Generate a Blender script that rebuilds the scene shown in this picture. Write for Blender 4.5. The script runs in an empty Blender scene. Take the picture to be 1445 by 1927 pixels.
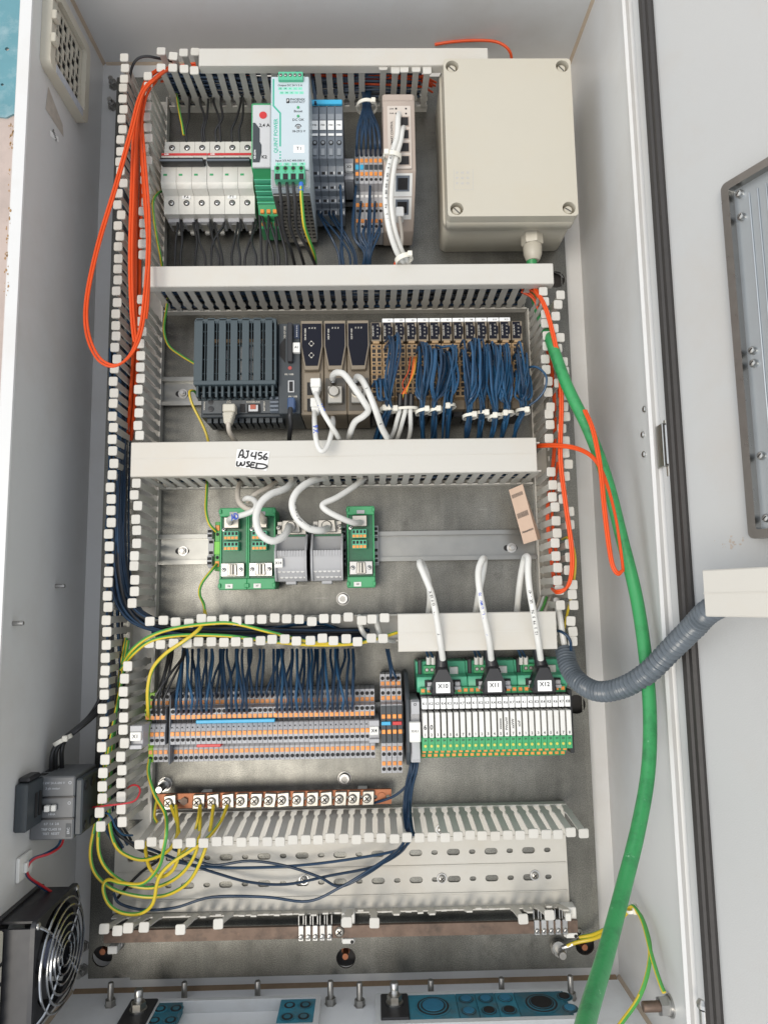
import bpy, bmesh, math, random
from mathutils import Vector, Matrix
random.seed(7)
C = bpy.context.scene.collection
PI = math.pi
# ---------------------------------------------------------------- camera, sky, sun, exposure
# Cabinet coordinates in mm: u right, v up, w out of the mounting plate towards the viewer.
ZUP = 60                                      # the cabinet lies on its back: the plate is 60 mm above the ground
def B(u, v, w): return Vector((u/1000, v/1000, (w+ZUP)/1000))
F_PX, PITCH, YAW, ROLL = 1334.708, .122554565, .0191815576, -.0166039129
CU, CV, CW = 32.98, 396.03, 816.28
_cp, _sp, _cy, _sy, _cr, _sr = math.cos(PITCH), math.sin(PITCH), math.cos(YAW), math.sin(YAW), math.cos(ROLL), math.sin(ROLL)
FWD = Vector((_sy*_cp, _sp, -_cy*_cp)); _r = Vector((_cy, 0, _sy)); _u = _r.cross(FWD)
RGT = _r*_cr + _u*_sr; UPV = _u*_cr - _r*_sr
def ray(px, py): return RGT*((px-722.5)/F_PX) - UPV*((py-963.5)/F_PX) + FWD
def at(px, py, w):                            # photograph measurement -> mm at height w above the plate
    d = ray(px, py); t = (w-CW)/d.z
    return (CU+d.x*t, CV+d.y*t, w)
def atu(px, py, u):                           # the same on a side wall
    d = ray(px, py); t = (u-CU)/d.x
    return (u, CV+d.y*t, CW+d.z*t)
def atv(px, py, v):                           # and on the cabinet floor
    d = ray(px, py); t = (v-CV)/d.y
    return (CU+d.x*t, v, CW+d.z*t)
def bdir(d): return Vector(d)
cam = bpy.data.cameras.new('camera'); cam.sensor_fit = 'VERTICAL'; cam.sensor_height = 24
cam.lens = F_PX/1927*24; cam.clip_start = .02; cam.clip_end = 500
camo = bpy.data.objects.new('camera', cam); C.objects.link(camo)
_m = Matrix((bdir(RGT), bdir(UPV), -bdir(FWD))).transposed().to_4x4(); _m.translation = B(CU, CV, CW)
camo.matrix_world = _m; bpy.context.scene.camera = camo

SUN_EL, SUN_AZ = math.radians(70), math.radians(-62)     # azimuth from the cabinet's foot side, positive = right
sdir = Vector((math.sin(SUN_AZ)*math.cos(SUN_EL), -math.cos(SUN_AZ)*math.cos(SUN_EL), math.sin(SUN_EL)))
world = bpy.data.worlds.new('World'); bpy.context.scene.world = world; world.use_nodes = True
nt = world.node_tree; sky = nt.nodes.new('ShaderNodeTexSky'); sky.sky_type = 'NISHITA'; sky.sun_disc = False
sky.sun_elevation = SUN_EL; sky.sun_rotation = math.atan2(sdir.x, sdir.y); sky.dust_density = .2; sky.air_density = 1.6; sky.ozone_density = 1
hs_ = nt.nodes.new('ShaderNodeHueSaturation'); hs_.inputs['Saturation'].default_value = .22   # hazy, nearly white sky
nt.links.new(sky.outputs[0], hs_.inputs['Color']); nt.links.new(hs_.outputs[0], nt.nodes['Background'].inputs[0]); nt.nodes['Background'].inputs[1].default_value = .15
sl = bpy.data.lights.new('sun', 'SUN'); sl.energy = 1.15; sl.angle = math.radians(26); sl.color = (1, .92, .80)
so = bpy.data.objects.new('sun', sl); C.objects.link(so); so.rotation_euler = sdir.to_track_quat('Z', 'Y').to_euler()
vs = bpy.context.scene.view_settings; vs.view_transform = 'Standard'; vs.look = 'None'; vs.exposure = .61; vs.gamma = 1; vs.use_curve_mapping = False
bpy.context.scene.cycles.max_bounces = 6; bpy.context.scene.cycles.diffuse_bounces = 4

# ---------------------------------------------------------------- materials
MATS = {}
def mat(name, col, rough=.5, metal=0., var=.06, vscale=60, bump=0., bscale=600, dirt=None, dscale=9, damt=.5, spec=.5, rnd=.05, coat=0, trans=0, scuff=None):
    if name in MATS: return MATS[name]
    m = bpy.data.materials.new(name); m.use_nodes = True; MATS[name] = m
    t = m.node_tree; L = t.links; N = t.nodes.new; b = t.nodes['Principled BSDF']
    geo = N('ShaderNodeNewGeometry'); pos = geo.outputs['Position']
    def noise(sc, det=4, ro=.6):
        n = N('ShaderNodeTexNoise'); n.inputs['Scale'].default_value = sc; n.inputs['Detail'].default_value = det; n.inputs['Roughness'].default_value = ro
        L.new(pos, n.inputs['Vector']); return n.outputs['Fac']
    def mth(op, a, b_, c=None):
        n = N('ShaderNodeMath'); n.operation = op
        for i, x in enumerate((a, b_, c)):
            if x is None: continue
            if isinstance(x, (int, float)): n.inputs[i].default_value = x
            else: L.new(x, n.inputs[i])
        return n.outputs[0]
    oi = N('ShaderNodeObjectInfo')
    f = mth('MULTIPLY_ADD', noise(vscale), 2*var, 1-var)
    f = mth('ADD', f, mth('MULTIPLY_ADD', oi.outputs['Random'], 2*rnd, -rnd))
    mx = N('ShaderNodeVectorMath'); mx.operation = 'SCALE'; mx.inputs[0].default_value = col; L.new(f, mx.inputs['Scale'])
    out = mx.outputs[0]
    if dirt:
        r = N('ShaderNodeMapRange'); r.inputs['From Min'].default_value = .48; r.inputs['From Max'].default_value = .75; r.inputs['To Max'].default_value = damt
        L.new(noise(dscale, 6, .7), r.inputs['Value'])
        mm = N('ShaderNodeMix'); mm.data_type = 'RGBA'; L.new(r.outputs[0], mm.inputs['Factor']); L.new(out, mm.inputs['A']); mm.inputs['B'].default_value = (*dirt, 1); out = mm.outputs['Result']
    if scuff:
        r = N('ShaderNodeMapRange'); r.inputs['From Min'].default_value = scuff[1]; r.inputs['From Max'].default_value = scuff[1]+.06; r.inputs['To Max'].default_value = .85
        L.new(noise(scuff[2], 5, .75), r.inputs['Value'])
        mm = N('ShaderNodeMix'); mm.data_type = 'RGBA'; L.new(r.outputs[0], mm.inputs['Factor']); L.new(out, mm.inputs['A']); mm.inputs['B'].default_value = (*scuff[0], 1); out = mm.outputs['Result']
    L.new(out, b.inputs['Base Color'])
    L.new(mth('MULTIPLY_ADD', noise(vscale*1.7), .16, rough-.08), b.inputs['Roughness'])
    b.inputs['Metallic'].default_value = metal; b.inputs['Specular IOR Level'].default_value = spec
    b.inputs['Coat Weight'].default_value = coat; b.inputs['Transmission Weight'].default_value = trans
    if bump:
        bp = N('ShaderNodeBump'); bp.inputs['Strength'].default_value = bump; bp.inputs['Distance'].default_value = .001
        L.new(noise(bscale, 3), bp.inputs['Height']); L.new(bp.outputs[0], b.inputs['Normal'])
    return m
DUCT = mat('duct_plastic', (.55, .53, .48), .42, var=.05, dirt=(.42, .34, .22), dscale=7, damt=.30, rnd=.04)
LID = mat('duct_cover_plastic', (.55, .53, .48), .38, var=.03, vscale=14, dirt=(.52, .42, .29), dscale=5, damt=.35, rnd=.01)
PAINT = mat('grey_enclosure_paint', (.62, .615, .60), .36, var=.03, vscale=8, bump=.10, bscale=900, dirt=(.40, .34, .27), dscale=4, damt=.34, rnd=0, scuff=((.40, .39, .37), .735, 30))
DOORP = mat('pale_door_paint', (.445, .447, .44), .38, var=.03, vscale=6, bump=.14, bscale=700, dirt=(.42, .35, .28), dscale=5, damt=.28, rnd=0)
BLACK = mat('black_plastic', (.018, .018, .02), .42, rnd=.1)
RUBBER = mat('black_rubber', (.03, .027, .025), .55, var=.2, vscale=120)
DKGREY = mat('anthracite_plastic', (.038, .046, .052), .48, var=.08)
CPUG = mat('slate_grey_plastic', (.043, .062, .070), .5, var=.06)
TAUPE = mat('taupe_plastic', (.215, .175, .125), .5, var=.05)
TAN = mat('tan_clamp_plastic', (.36, .24, .125), .5, var=.1)
HOLE = mat('dark_socket', (.012, .011, .011), .7)
GREY = mat('terminal_grey_plastic', (.41, .41, .42), .45, var=.05)
MGREY = mat('mid_grey_plastic', (.135, .155, .18), .45, var=.06)
ORANGE = mat('orange_button_plastic', (.82, .30, .06), .42, var=.12, vscale=300, rnd=.12)
GREEN = mat('green_plastic', (.05, .33, .13), .42, var=.06)
TEAL = mat('mint_green_plastic', (.09, .42, .25), .4, var=.05)
PCB = mat('green_circuit_board', (.012, .13, .055), .3, var=.2, vscale=250)
BEIGE = mat('beige_box_plastic', (.525, .49, .405), .4, var=.03, vscale=20, dirt=(.45, .37, .24), dscale=10, damt=.22)
CREAM = mat('cream_breaker_plastic', (.60, .585, .53), .4, var=.03)
SWITCHB = mat('pinkish_beige_plastic', (.42, .345, .29), .5, var=.04)
WHITE = mat('white_label', (.82, .82, .80), .5, var=.03)
WPLAST = mat('white_plastic', (.72, .71, .67), .4, var=.04)
INK = mat('black_ink', (.012, .012, .014), .5)
BINK = mat('blue_ink', (.03, .08, .45), .5)
GINK = mat('green_ink', (.03, .36, .24), .5)
GPALE = mat('pale_green_print', (.22, .62, .45), .5)
RED = mat('red_plastic', (.55, .03, .03), .4)
BLUE = mat('cyan_blue_plastic', (.04, .38, .62), .4)
PSU = mat('pale_blue_grey_lacquer', (.50, .57, .60), .35, var=.02)
STEEL = mat('bright_zinc_steel', (.47, .465, .45), .32, metal=1, var=.1, vscale=200, rnd=.1)
NICKEL = mat('nickel_shell', (.42, .40, .36), .38, metal=1, var=.1, vscale=150)
DSTEEL = mat('dull_steel', (.36, .35, .33), .42, metal=1, var=.2, vscale=160)
STAINL = mat('stainless_steel', (.26, .25, .235), .3, metal=1, var=.1, vscale=60)
ALU = mat('aluminium_sheet', (.42, .45, .47), .4, metal=.8, var=.04)
COPPER = mat('copper', (.36, .15, .08), .55, metal=.8, var=.25, vscale=90, dirt=(.30, .11, .06), dscale=60, damt=.6)
OLDCU = mat('tarnished_copper', (.165, .115, .088), .55, metal=.5, var=.4, vscale=60, dirt=(.055, .045, .038), dscale=38, damt=.9, scuff=((.34, .20, .13), .66, 26))
CHROME = mat('chrome_wire', (.36, .37, .385), .2, metal=1)
RUBBLUE = mat('blue_sealing_rubber', (.03, .17, .235), .55, rnd=.25, var=.35, vscale=60, dirt=(.09, .115, .115), dscale=45, damt=.85, scuff=((.20, .26, .28), .68, 60))
W_BLUE = mat('dark_blue_wire', (.009, .032, .070), .36, var=.15, vscale=40, rnd=.25)
W_MID = mat('blue_wire', (.014, .062, .132), .34, var=.15, vscale=40, rnd=.25)
W_BLK = mat('black_wire', (.018, .018, .019), .38, rnd=.2)
W_WHT = mat('white_cable', (.66, .65, .61), .4, var=.05, vscale=30, rnd=.04)
W_GRY = mat('greyish_beige_cable', (.50, .45, .38), .45, var=.05)
W_ORG = mat('orange_fibre_cable', (.66, .075, .012), .45, var=.1, rnd=.04, spec=.3)
W_YEL = mat('yellow_wire', (.62, .46, .03), .36, var=.08)
W_GRN = mat('green_wire_stripe', (.07, .32, .06), .38, var=.1)
W_RED = mat('red_wire', (.45, .02, .03), .4)
W_GREEN = mat('thick_green_cable', (.035, .27, .085), .38, var=.1, vscale=25, dirt=(.012, .09, .035), dscale=55, damt=.7, bump=.25, bscale=250, scuff=((.28, .52, .34), .655, 90))
CONDUIT = mat('grey_conduit_plastic', (.095, .112, .128), .3, var=.06)
TIE = mat('nylon_cable_tie', (.74, .71, .62), .35)
CARD = mat('tan_paper', (.55, .40, .30), .75, var=.06)
SMOKE = mat('clear_smoky_plastic', (.24, .26, .28), .2, var=.05)

def zinc():
    m = bpy.data.materials.new('galvanised_plate'); m.use_nodes = True; t = m.node_tree; L = t.links; N = t.nodes.new; b = t.nodes['Principled BSDF']
    pos = N('ShaderNodeNewGeometry').outputs['Position']
    def noise(sc, det, ro, v=None):
        n = N('ShaderNodeTexNoise'); n.inputs['Scale'].default_value = sc; n.inputs['Detail'].default_value = det; n.inputs['Roughness'].default_value = ro
        L.new(v or pos, n.inputs['Vector']); return n.outputs['Fac']
    def ramp(x, p0, c0, p1, c1):
        r = N('ShaderNodeValToRGB'); e = r.color_ramp.elements; e[0].position = p0; e[0].color = (*c0, 1); e[1].position = p1; e[1].color = (*c1, 1); L.new(x, r.inputs[0]); return r.outputs[0]
    def mix(bl, fac, a, c):
        n = N('ShaderNodeMix'); n.data_type = 'RGBA'; n.blend_type = bl; n.inputs['Factor'].default_value = fac if isinstance(fac, (int, float)) else 0
        if not isinstance(fac, (int, float)): L.new(fac, n.inputs['Factor'])
        L.new(a, n.inputs['A']); L.new(c, n.inputs['B']); return n.outputs['Result']
    base = ramp(noise(6, 6, .65), .30, (.080, .079, .073), .72, (.235, .234, .218))
    grain = ramp(noise(1000, 2, .8), .36, (.58, .58, .58), .66, (1.45, 1.44, 1.4))
    mp = N('ShaderNodeMapping'); mp.inputs['Rotation'].default_value = (0, 0, .5); mp.inputs['Scale'].default_value = (14, 420, 40); L.new(pos, mp.inputs[0])
    scr = ramp(noise(1, 3, .7, mp.outputs[0]), .70, (0, 0, 0), .80, (.5, .5, .5))
    mp2 = N('ShaderNodeMapping'); mp2.inputs['Rotation'].default_value = (0, 0, -.12); mp2.inputs['Scale'].default_value = (55, 5, 5); L.new(pos, mp2.inputs[0])
    base = mix('MULTIPLY', .4, base, ramp(noise(1, 5, .7, mp2.outputs[0]), .35, (.72, .72, .71), .68, (1.35, 1.33, 1.28)))
    c = mix('MULTIPLY', .9, base, grain); c = mix('SCREEN', .35, c, scr)
    st = ramp(noise(11, 7, .75), .60, (0, 0, 0), .72, (.55, .55, .55))
    rgb = N('ShaderNodeRGB'); rgb.outputs[0].default_value = (.045, .042, .036, 1)
    c = mix('MIX', st, c, rgb.outputs[0])
    L.new(c, b.inputs['Base Color']); b.inputs['Metallic'].default_value = .85
    rr = N('ShaderNodeMath'); rr.operation = 'MULTIPLY_ADD'; L.new(noise(40, 4, .7), rr.inputs[0]); rr.inputs[1].default_value = .26; rr.inputs[2].default_value = .25; L.new(rr.outputs[0], b.inputs['Roughness'])
    bp = N('ShaderNodeBump'); bp.inputs['Strength'].default_value = .3; bp.inputs['Distance'].default_value = .0004; L.new(noise(1100, 3, .7), bp.inputs['Height']); L.new(bp.outputs[0], b.inputs['Normal'])
    return m
ZINC = zinc()
RAILM = mat('din_rail_zinc', (.27, .27, .255), .32, metal=.85, var=.12, vscale=50)

# ---------------------------------------------------------------- builders
ORG = {}
def tag(o, label=None, cat=None, group=None, kind=None):
    if label: o['label'] = label
    if cat: o['category'] = cat
    if group: o['group'] = group
    if kind: o['kind'] = kind
    return o
def thing(name, label, cat, org=(0, 0, 0), group=None, kind=None):
    o = bpy.data.objects.new(name, None); C.objects.link(o); o.empty_display_size = .01
    o.location = B(*org); ORG[o.name] = org
    return tag(o, label, cat, group, kind)
class MB:
    def __init__(s): s.bm = bmesh.new(); s.m = []
    def mi(s, m):
        if m not in s.m: s.m.append(m)
        return s.m.index(m)
    def _fin(s, faces, m):
        i = s.mi(m)
        for f in faces: f.material_index = i
    def box(s, u0, u1, v0, v1, w0, w1, m, b=0., seg=1):
        bm = s.bm
        V = [bm.verts.new((u, v, w)) for u in (u0, u1) for v in (v0, v1) for w in (w0, w1)]
        F = [bm.faces.new([V[i] for i in q]) for q in ((0, 1, 3, 2), (4, 6, 7, 5), (0, 4, 5, 1), (2, 3, 7, 6), (0, 2, 6, 4), (1, 5, 7, 3))]
        s._fin(F, m)
        if b:
            E = list({e for f in F for e in f.edges}); r = bmesh.ops.bevel(bm, geom=E, offset=b, segments=seg, affect='EDGES', profile=.5, clamp_overlap=True)
            s._fin(r['faces'], m)
        return s
    def prism(s, poly, lo, hi, axis, m, b=0.):
        def p(a, c, h): return {'u': (h, a, c), 'v': (a, h, c), 'w': (a, c, h)}[axis]
        bm = s.bm; A = [bm.verts.new(p(a, c, lo)) for a, c in poly]; D = [bm.verts.new(p(a, c, hi)) for a, c in poly]; n = len(poly)
        F = [bm.faces.new(A), bm.faces.new(D[::-1])] + [bm.faces.new((A[i], D[i], D[(i+1) % n], A[(i+1) % n])) for i in range(n)]
        s._fin(F, m)
        if b:
            E = list({e for f in F for e in f.edges}); r = bmesh.ops.bevel(bm, geom=E, offset=b, segments=1, affect='EDGES', clamp_overlap=True); s._fin(r['faces'], m)
        return s
    def lathe(s, c, ax, prof, m, n=16, ph=0.):     # prof: (radius, height along ax from c)
        ax = Vector(ax).normalized(); a = Vector((0, 0, 1)) if abs(ax.z) < .9 else Vector((1, 0, 0)); e1 = ax.cross(a).normalized(); e2 = ax.cross(e1); c = Vector(c)
        bm = s.bm; R = []
        for r, h in prof:
            R.append([bm.verts.new(c+ax*h+(e1*math.cos(2*PI*k/n+ph)+e2*math.sin(2*PI*k/n+ph))*r) for k in range(n)])
        F = []
        for A, D in zip(R, R[1:]):
            F += [bm.faces.new((A[k], A[(k+1) % n], D[(k+1) % n], D[k])) for k in range(n)]
        F.append(bm.faces.new(R[0][::-1])); F.append(bm.faces.new(R[-1]))
        s._fin(F, m); return s
    def cyl(s, c, ax, r, h, m, n=16): return s.lathe(c, ax, [(r, 0), (r, h)], m, n)
    def sheet(s, outer, holes, w0, w1, m, axis='w'):
        """plate with real holes: outer and holes are closed 2-D loops"""
        t = bmesh.new(); E = []
        for lp in [outer]+holes:
            V = [t.verts.new((a, b_, 0)) for a, b_ in lp]
            E += [t.edges.new((V[i], V[(i+1) % len(V)])) for i in range(len(V))]
        bmesh.ops.triangle_fill(t, use_beauty=True, use_dissolve=False, edges=E)
        def p(a, c, h): return {'u': (h, a, c), 'v': (a, h, c), 'w': (a, c, h)}[axis]
        t.verts.index_update(); T = [[v.index for v in f.verts] for f in t.faces]; P = [(v.co.x, v.co.y) for v in t.verts]; t.free()
        bm = s.bm; A = [bm.verts.new(p(a, b_, w0)) for a, b_ in P]; D = [bm.verts.new(p(a, b_, w1)) for a, b_ in P]; F = []
        for q in T: F.append(bm.faces.new([A[i] for i in q])); F.append(bm.faces.new([D[i] for i in q[::-1]]))
        k = 0
        for lp in [outer]+holes:
            n = len(lp)
            for i in range(n): F.append(bm.faces.new((A[k+i], A[k+(i+1) % n], D[k+(i+1) % n], D[k+i])))
            k += n
        s._fin(F, m); return s
    def tube(s, pts, r, m, n=8, closed=False, m2=None, k2=0, twist=0., rf=None, ph=4):
        P = [Vector(p) for p in pts]; N = len(P); bm = s.bm; i1 = s.mi(m); i2 = s.mi(m2) if m2 else i1
        T = []
        for i in range(N):
            a = P[(i-1) % N] if closed or i else P[0]; c = P[(i+1) % N] if closed or i < N-1 else P[-1]
            T.append((c-a).normalized() if (c-a).length > 1e-6 else Vector((0, 1, 0)))
        ref = Vector((0, 0, 1)) if abs(T[0].z) < .8 else Vector((1, 0, 0))
        e = (ref-T[0]*ref.dot(T[0])).normalized(); R = []; L = 0
        for i in range(N):
            e = (e-T[i]*e.dot(T[i])).normalized(); g = T[i].cross(e); rr = rf(i/(N-1)) if rf else r
            R.append([bm.verts.new(P[i]+(e*math.cos(2*PI*k/n)+g*math.sin(2*PI*k/n))*rr) for k in range(n)])
        for i in range(N if closed else N-1):
            A, D = R[i], R[(i+1) % N]; L += (P[(i+1) % N]-P[i]).length; sh = int(L*twist)
            for k in range(n):
                f = bm.faces.new((A[k], A[(k+1) % n], D[(k+1) % n], D[k])); f.material_index = i2 if m2 and (k+sh+ph) % n < k2 else i1; f.smooth = True
        if not closed: 
            for lp in (R[0][::-1], R[-1]): bm.faces.new(lp).material_index = i1
        return s
    def face(s, pts, m):
        f = s.bm.faces.new([s.bm.verts.new(p) for p in pts]); f.material_index = s.mi(m); return s
    def strip(s, pts, wd, w, m):                   # flat pen stroke on a face at height w
        P = [Vector((p[0], p[1])) for p in pts]; A = []
        for i in range(len(P)):
            d = (P[min(i+1, len(P)-1)]-P[max(i-1, 0)]).normalized(); nn = Vector((-d.y, d.x))*wd/2
            A.append((s.bm.verts.new((P[i].x+nn.x, P[i].y+nn.y, w)), s.bm.verts.new((P[i].x-nn.x, P[i].y-nn.y, w))))
        for a, c in zip(A, A[1:]): s.bm.faces.new((a[0], a[1], c[1], c[0])).material_index = s.mi(m)
        return s
    def mesh(s, name, org, sharp=35):
        bm = s.bm; bmesh.ops.recalc_face_normals(bm, faces=bm.faces)
        o = Vector(org)
        for v in bm.verts: q = v.co-o; v.co = q/1000
        me = bpy.data.meshes.new(name); bm.to_mesh(me); bm.free()
        for m in s.m: me.materials.append(m)
        me.polygons.foreach_set('use_smooth', [True]*len(me.polygons)); me.set_sharp_from_angle(angle=math.radians(sharp))
        return me
    def build(s, name, parent=None, org=None, label=None, kind=None, sharp=35):
        """parent given: a part (same origin as its thing)"""
        if org is None: org = ORG[parent.name] if parent else (0, 0, 0)
        o = bpy.data.objects.new(name, s.mesh(name, org, sharp)); C.objects.link(o); ORG[o.name] = org
        if parent: o.parent = parent
        else: o.location = B(*org)
        return tag(o, label, None, None, kind)
def solo(name, mb, label, cat, org, group=None, kind=None):
    return tag(mb.build(name, None, org), label, cat, group, kind)
def copy_tree(o, parent=None):
    c = o.copy(); C.objects.link(c); c.parent = parent
    if o.name in ORG: ORG[c.name] = ORG[o.name]
    for ch in list(o.children): copy_tree(ch, c)
    return c
def dup(o, du=0, dv=0, dw=0, label=None, rot=0):
    c = copy_tree(o); a = ORG[o.name]; ORG[c.name] = (a[0]+du, a[1]+dv, a[2]+dw); c.location = B(*ORG[c.name])
    if rot: c.rotation_euler.z = rot
    if label: c['label'] = label
    return c
FC = {}
def glyphs(s):
    if s not in FC:
        cu = bpy.data.curves.new('text', 'FONT'); cu.body = s; cu.size = 1; cu.resolution_u = 2; cu.offset = .022; cu.align_x = 'CENTER'; cu.align_y = 'CENTER'
        ob = bpy.data.objects.new('text', cu); me = bpy.data.meshes.new_from_object(ob)
        FC[s] = ([tuple(v.co) for v in me.vertices], [tuple(p.vertices) for p in me.polygons]); bpy.data.objects.remove(ob); bpy.data.meshes.remove(me)
    return FC[s]
def put_text(mb, s, c, size, m, ex=(1, 0, 0), ey=(0, 1, 0), sx=1.):
    V, F = glyphs(s); ex, ey, c = Vector(ex), Vector(ey), Vector(c); i = mb.mi(m)
    q = [mb.bm.verts.new(c+ex*(x*size*sx)+ey*(y*size)) for x, y, z in V]
    for f in F:
        try: mb.bm.faces.new([q[k] for k in f]).material_index = i
        except ValueError: pass
    return mb
def text(parent, s, c, size, m=None, rot=0., name='printed_text', **k):
    a = math.radians(rot); ex = (math.cos(a), math.sin(a), 0); ey = (-math.sin(a), math.cos(a), 0)
    mb = put_text(MB(), s, c, size, m or INK, ex, ey, **k); return mb.build(name, parent)
def spline(P, sub=6, closed=False):
    P = [Vector(p) for p in P]; out = []; n = len(P)
    rng = range(n if closed else n-1)
    for i in rng:
        a = P[(i-1) % n] if closed or i else P[0]*2-P[1]; b = P[i]; c = P[(i+1) % n]; d = P[(i+2) % n] if closed or i < n-2 else P[-1]*2-P[-2]
        for k in range(sub):
            t = k/sub
            out.append(.5*((2*b)+(c-a)*t+(2*a-5*b+4*c-d)*t*t+(3*b-a-3*c+d)*t*t*t))
    if not closed: out.append(P[-1])
    return out
def wire(name, label, pts, r, m, group=None, sub=6, n=8, m2=None, k2=0, twist=.02, cat='wire', raw=False, rf=None, kind=None, ph=4):
    P = [Vector(p) if raw else Vector(at(*p)) for p in pts]
    org = tuple(P[-1]); mb = MB().tube(spline(P, sub), r, m, n, m2=m2, k2=k2, twist=twist, rf=rf, ph=ph)
    return solo(name, mb, label, cat, org, group, kind)
def pe_wire(label, pts, r=1.35, group='green and yellow earth wires', sub=7, **k):
    return wire('earth_wire', label, pts, r, W_YEL, group, sub, 10, m2=W_GRN, k2=4, twist=.005, cat='wire', **k)
def oval(cu, cv, a, b, n=6):                       # slot outline: half length a, half height b
    L = []
    for k in range(n+1): t = -PI/2+PI*k/n; L.append((cu+a-b+b*math.cos(t), cv+b*math.sin(t)))
    for k in range(n+1): t = PI/2+PI*k/n; L.append((cu-a+b+b*math.cos(t), cv+b*math.sin(t)))
    return L
def circ(cu, cv, r, n=20): return [(cu+r*math.cos(2*PI*k/n), cv+r*math.sin(2*PI*k/n)) for k in range(n)]
def rrect(u0, u1, v0, v1, r, n=4):
    L = []
    for cu, cv, a0 in ((u1-r, v1-r, 0), (u0+r, v1-r, PI/2), (u0+r, v0+r, PI), (u1-r, v0+r, 1.5*PI)):
        for k in range(n+1): t = a0+PI/2*k/n; L.append((cu+r*math.cos(t), cv+r*math.sin(t)))
    return L
ORD = ['', 'first', 'second', 'third', 'fourth', 'fifth', 'sixth', 'seventh', 'eighth', 'ninth', 'tenth', 'eleventh', 'twelfth', 'thirteenth', 'fourteenth', 'fifteenth', 'sixteenth', 'seventeenth', 'eighteenth', 'nineteenth', 'twentieth',
       'twenty-first', 'twenty-second', 'twenty-third', 'twenty-fourth', 'twenty-fifth', 'twenty-sixth', 'twenty-seventh', 'twenty-eighth', 'twenty-ninth', 'thirtieth']
def nth(i, n):                                     # i from 0: counted from the nearer end
    return ORD[i+1]+' from the left' if i < n/2 else ('rightmost' if i == n-1 else ORD[n-i]+' from the right')
def screw(mb, c, r, m=None, ax=(0, 0, 1), h=2.2, slot='cross', n=14):
    m = m or STEEL; mb.lathe(c, ax, [(r, 0), (r, h*.5), (r*.75, h*.9), (r*.35, h)], m, n)
    if tuple(ax) == (0, 0, 1):
        u, v, w = c
        for a in ((0,) if slot == 'one' else (0, 1)):
            k = .6*r; t = .14*r; ang = .7
            e = Vector((math.cos(ang+a*PI/2), math.sin(ang+a*PI/2), 0)); f = Vector((-e.y, e.x, 0)); o = Vector((u, v, w+h+.05+a*.03))
            mb.face([o-e*k-f*t, o+e*k-f*t, o+e*k+f*t, o-e*k+f*t], HOLE)
    return mb
# ---------------------------------------------------------------- ground, wall behind, enclosure, door
GROUNDM = mat('pinkish_concrete', (.44, .36, .32), .85, var=.14, vscale=12, bump=.5, bscale=70, dirt=(.31, .26, .235), dscale=9, damt=.7)
BLUEP = mat('faded_blue_plastic', (.10, .25, .29), .6, var=.15, vscale=16, dirt=(.42, .50, .52), dscale=22, damt=.6)
SEAL = mat('tan_sealant', (.46, .37, .28), .6, var=.2, vscale=50)
SMUDGE = mat('brown_smudge', (.42, .36, .31), .6, var=.2, vscale=200)
RUSTY = mat('rust_spots', (.33, .20, .09), .8, var=.3, vscale=200)
def struct(name, mb, org=(0, 0, 0)): return tag(mb.build(name, None, org), kind='structure')
struct('ground', MB().box(-40000, 40000, -40000, 40000, -70, -60, GROUNDM), (0, 0, -60))
bm_ = MB(); X = lambda px, py: at(px, py, -57)[:2]
bm_.sheet([X(-160, -80), X(60, -80), X(75, 220), X(52, 214), X(38, 222), X(26, 214), X(12, 221), X(-20, 217), X(-60, 226), X(-160, 214)],
          [[X(14+4*math.cos(a), 92+3.5*math.sin(a)) for a in [k*PI/5 for k in range(10)]], [X(5+3*math.cos(a), 159+2.5*math.sin(a)) for a in [k*PI/5 for k in range(10)]]], -59.9, -57, BLUEP)
solo('blue_sheet', bm_, 'torn faded blue sheet with small holes lying on the pinkish ground', 'sheet', at(0, 200, -59))

enc = thing('enclosure', 'open light grey steel control cabinet with its door swung aside', 'cabinet', (0, -22, -20))
MB().box(-302, 302, -24, 1084, -22, -20, PAINT).build('back_panel', enc)
lp = [(-302, -19.9), (-300, -19.9), (-300, 164), (-297.5, 166.5), (-298, 168.5), (-309, 168.5), (-311, 166), (-311, 150), (-309, 150), (-309, 166), (-302, 165)]
MB().prism(lp, -21.9, 1081.9, 'v', PAINT).build('side_panel', enc)
rp = [(302, -19.9), (300, -19.9), (300, 160), (297, 162), (296.6, 166), (299, 168.6), (303, 167), (309, 169), (314, 174), (317, 177), (320, 175), (320, 150), (318, 150), (318, 172), (310, 165), (302, 163)]
MB().prism(rp, -21.9, 1081.9, 'v', PAINT).build('side_panel', enc)
MB().box(-302, 302, 1082, 1084, -19.9, 162, PAINT).box(-302, 302, 1084, 1100, 160, 162.2, PAINT).build('top_panel', enc)
fo = []
MB().sheet([(-302, -19.9), (302, -19.9), (302, 162), (-302, 162)], fo, -24, -22, mat('white_floor_paint', (.84, .85, .86), .4, var=.03, vscale=10, bump=.1, bscale=800, dirt=(.42, .36, .28), dscale=7, damt=.4, rnd=0), 'v').build('bottom_panel', enc)
for uu, vv in ((-300, 1082), (300, 1082), (300, -22), (-300, -22)):
    su = -1 if uu < 0 else 1; sv = 1 if vv > 0 else -1
    MB().prism([(uu, vv), (uu-su*3.2, vv), (uu, vv-sv*3.2)], -19.5, 155, 'w', SEAL).build('seam_sealant', enc)
MB().prism([(-22, -20), (-19.5, -20), (-22, -14)], -296, 296, 'u', mat('brown_dirty_seam', (.30, .21, .13), .7, var=.3, vscale=80)).build('seam_sealant', enc)
MB().prism([(1082, -20), (1079.5, -20), (1082, -17)], -296, 296, 'u', SEAL).build('seam_sealant', enc)
rs = MB(); random.seed(3)
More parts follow.
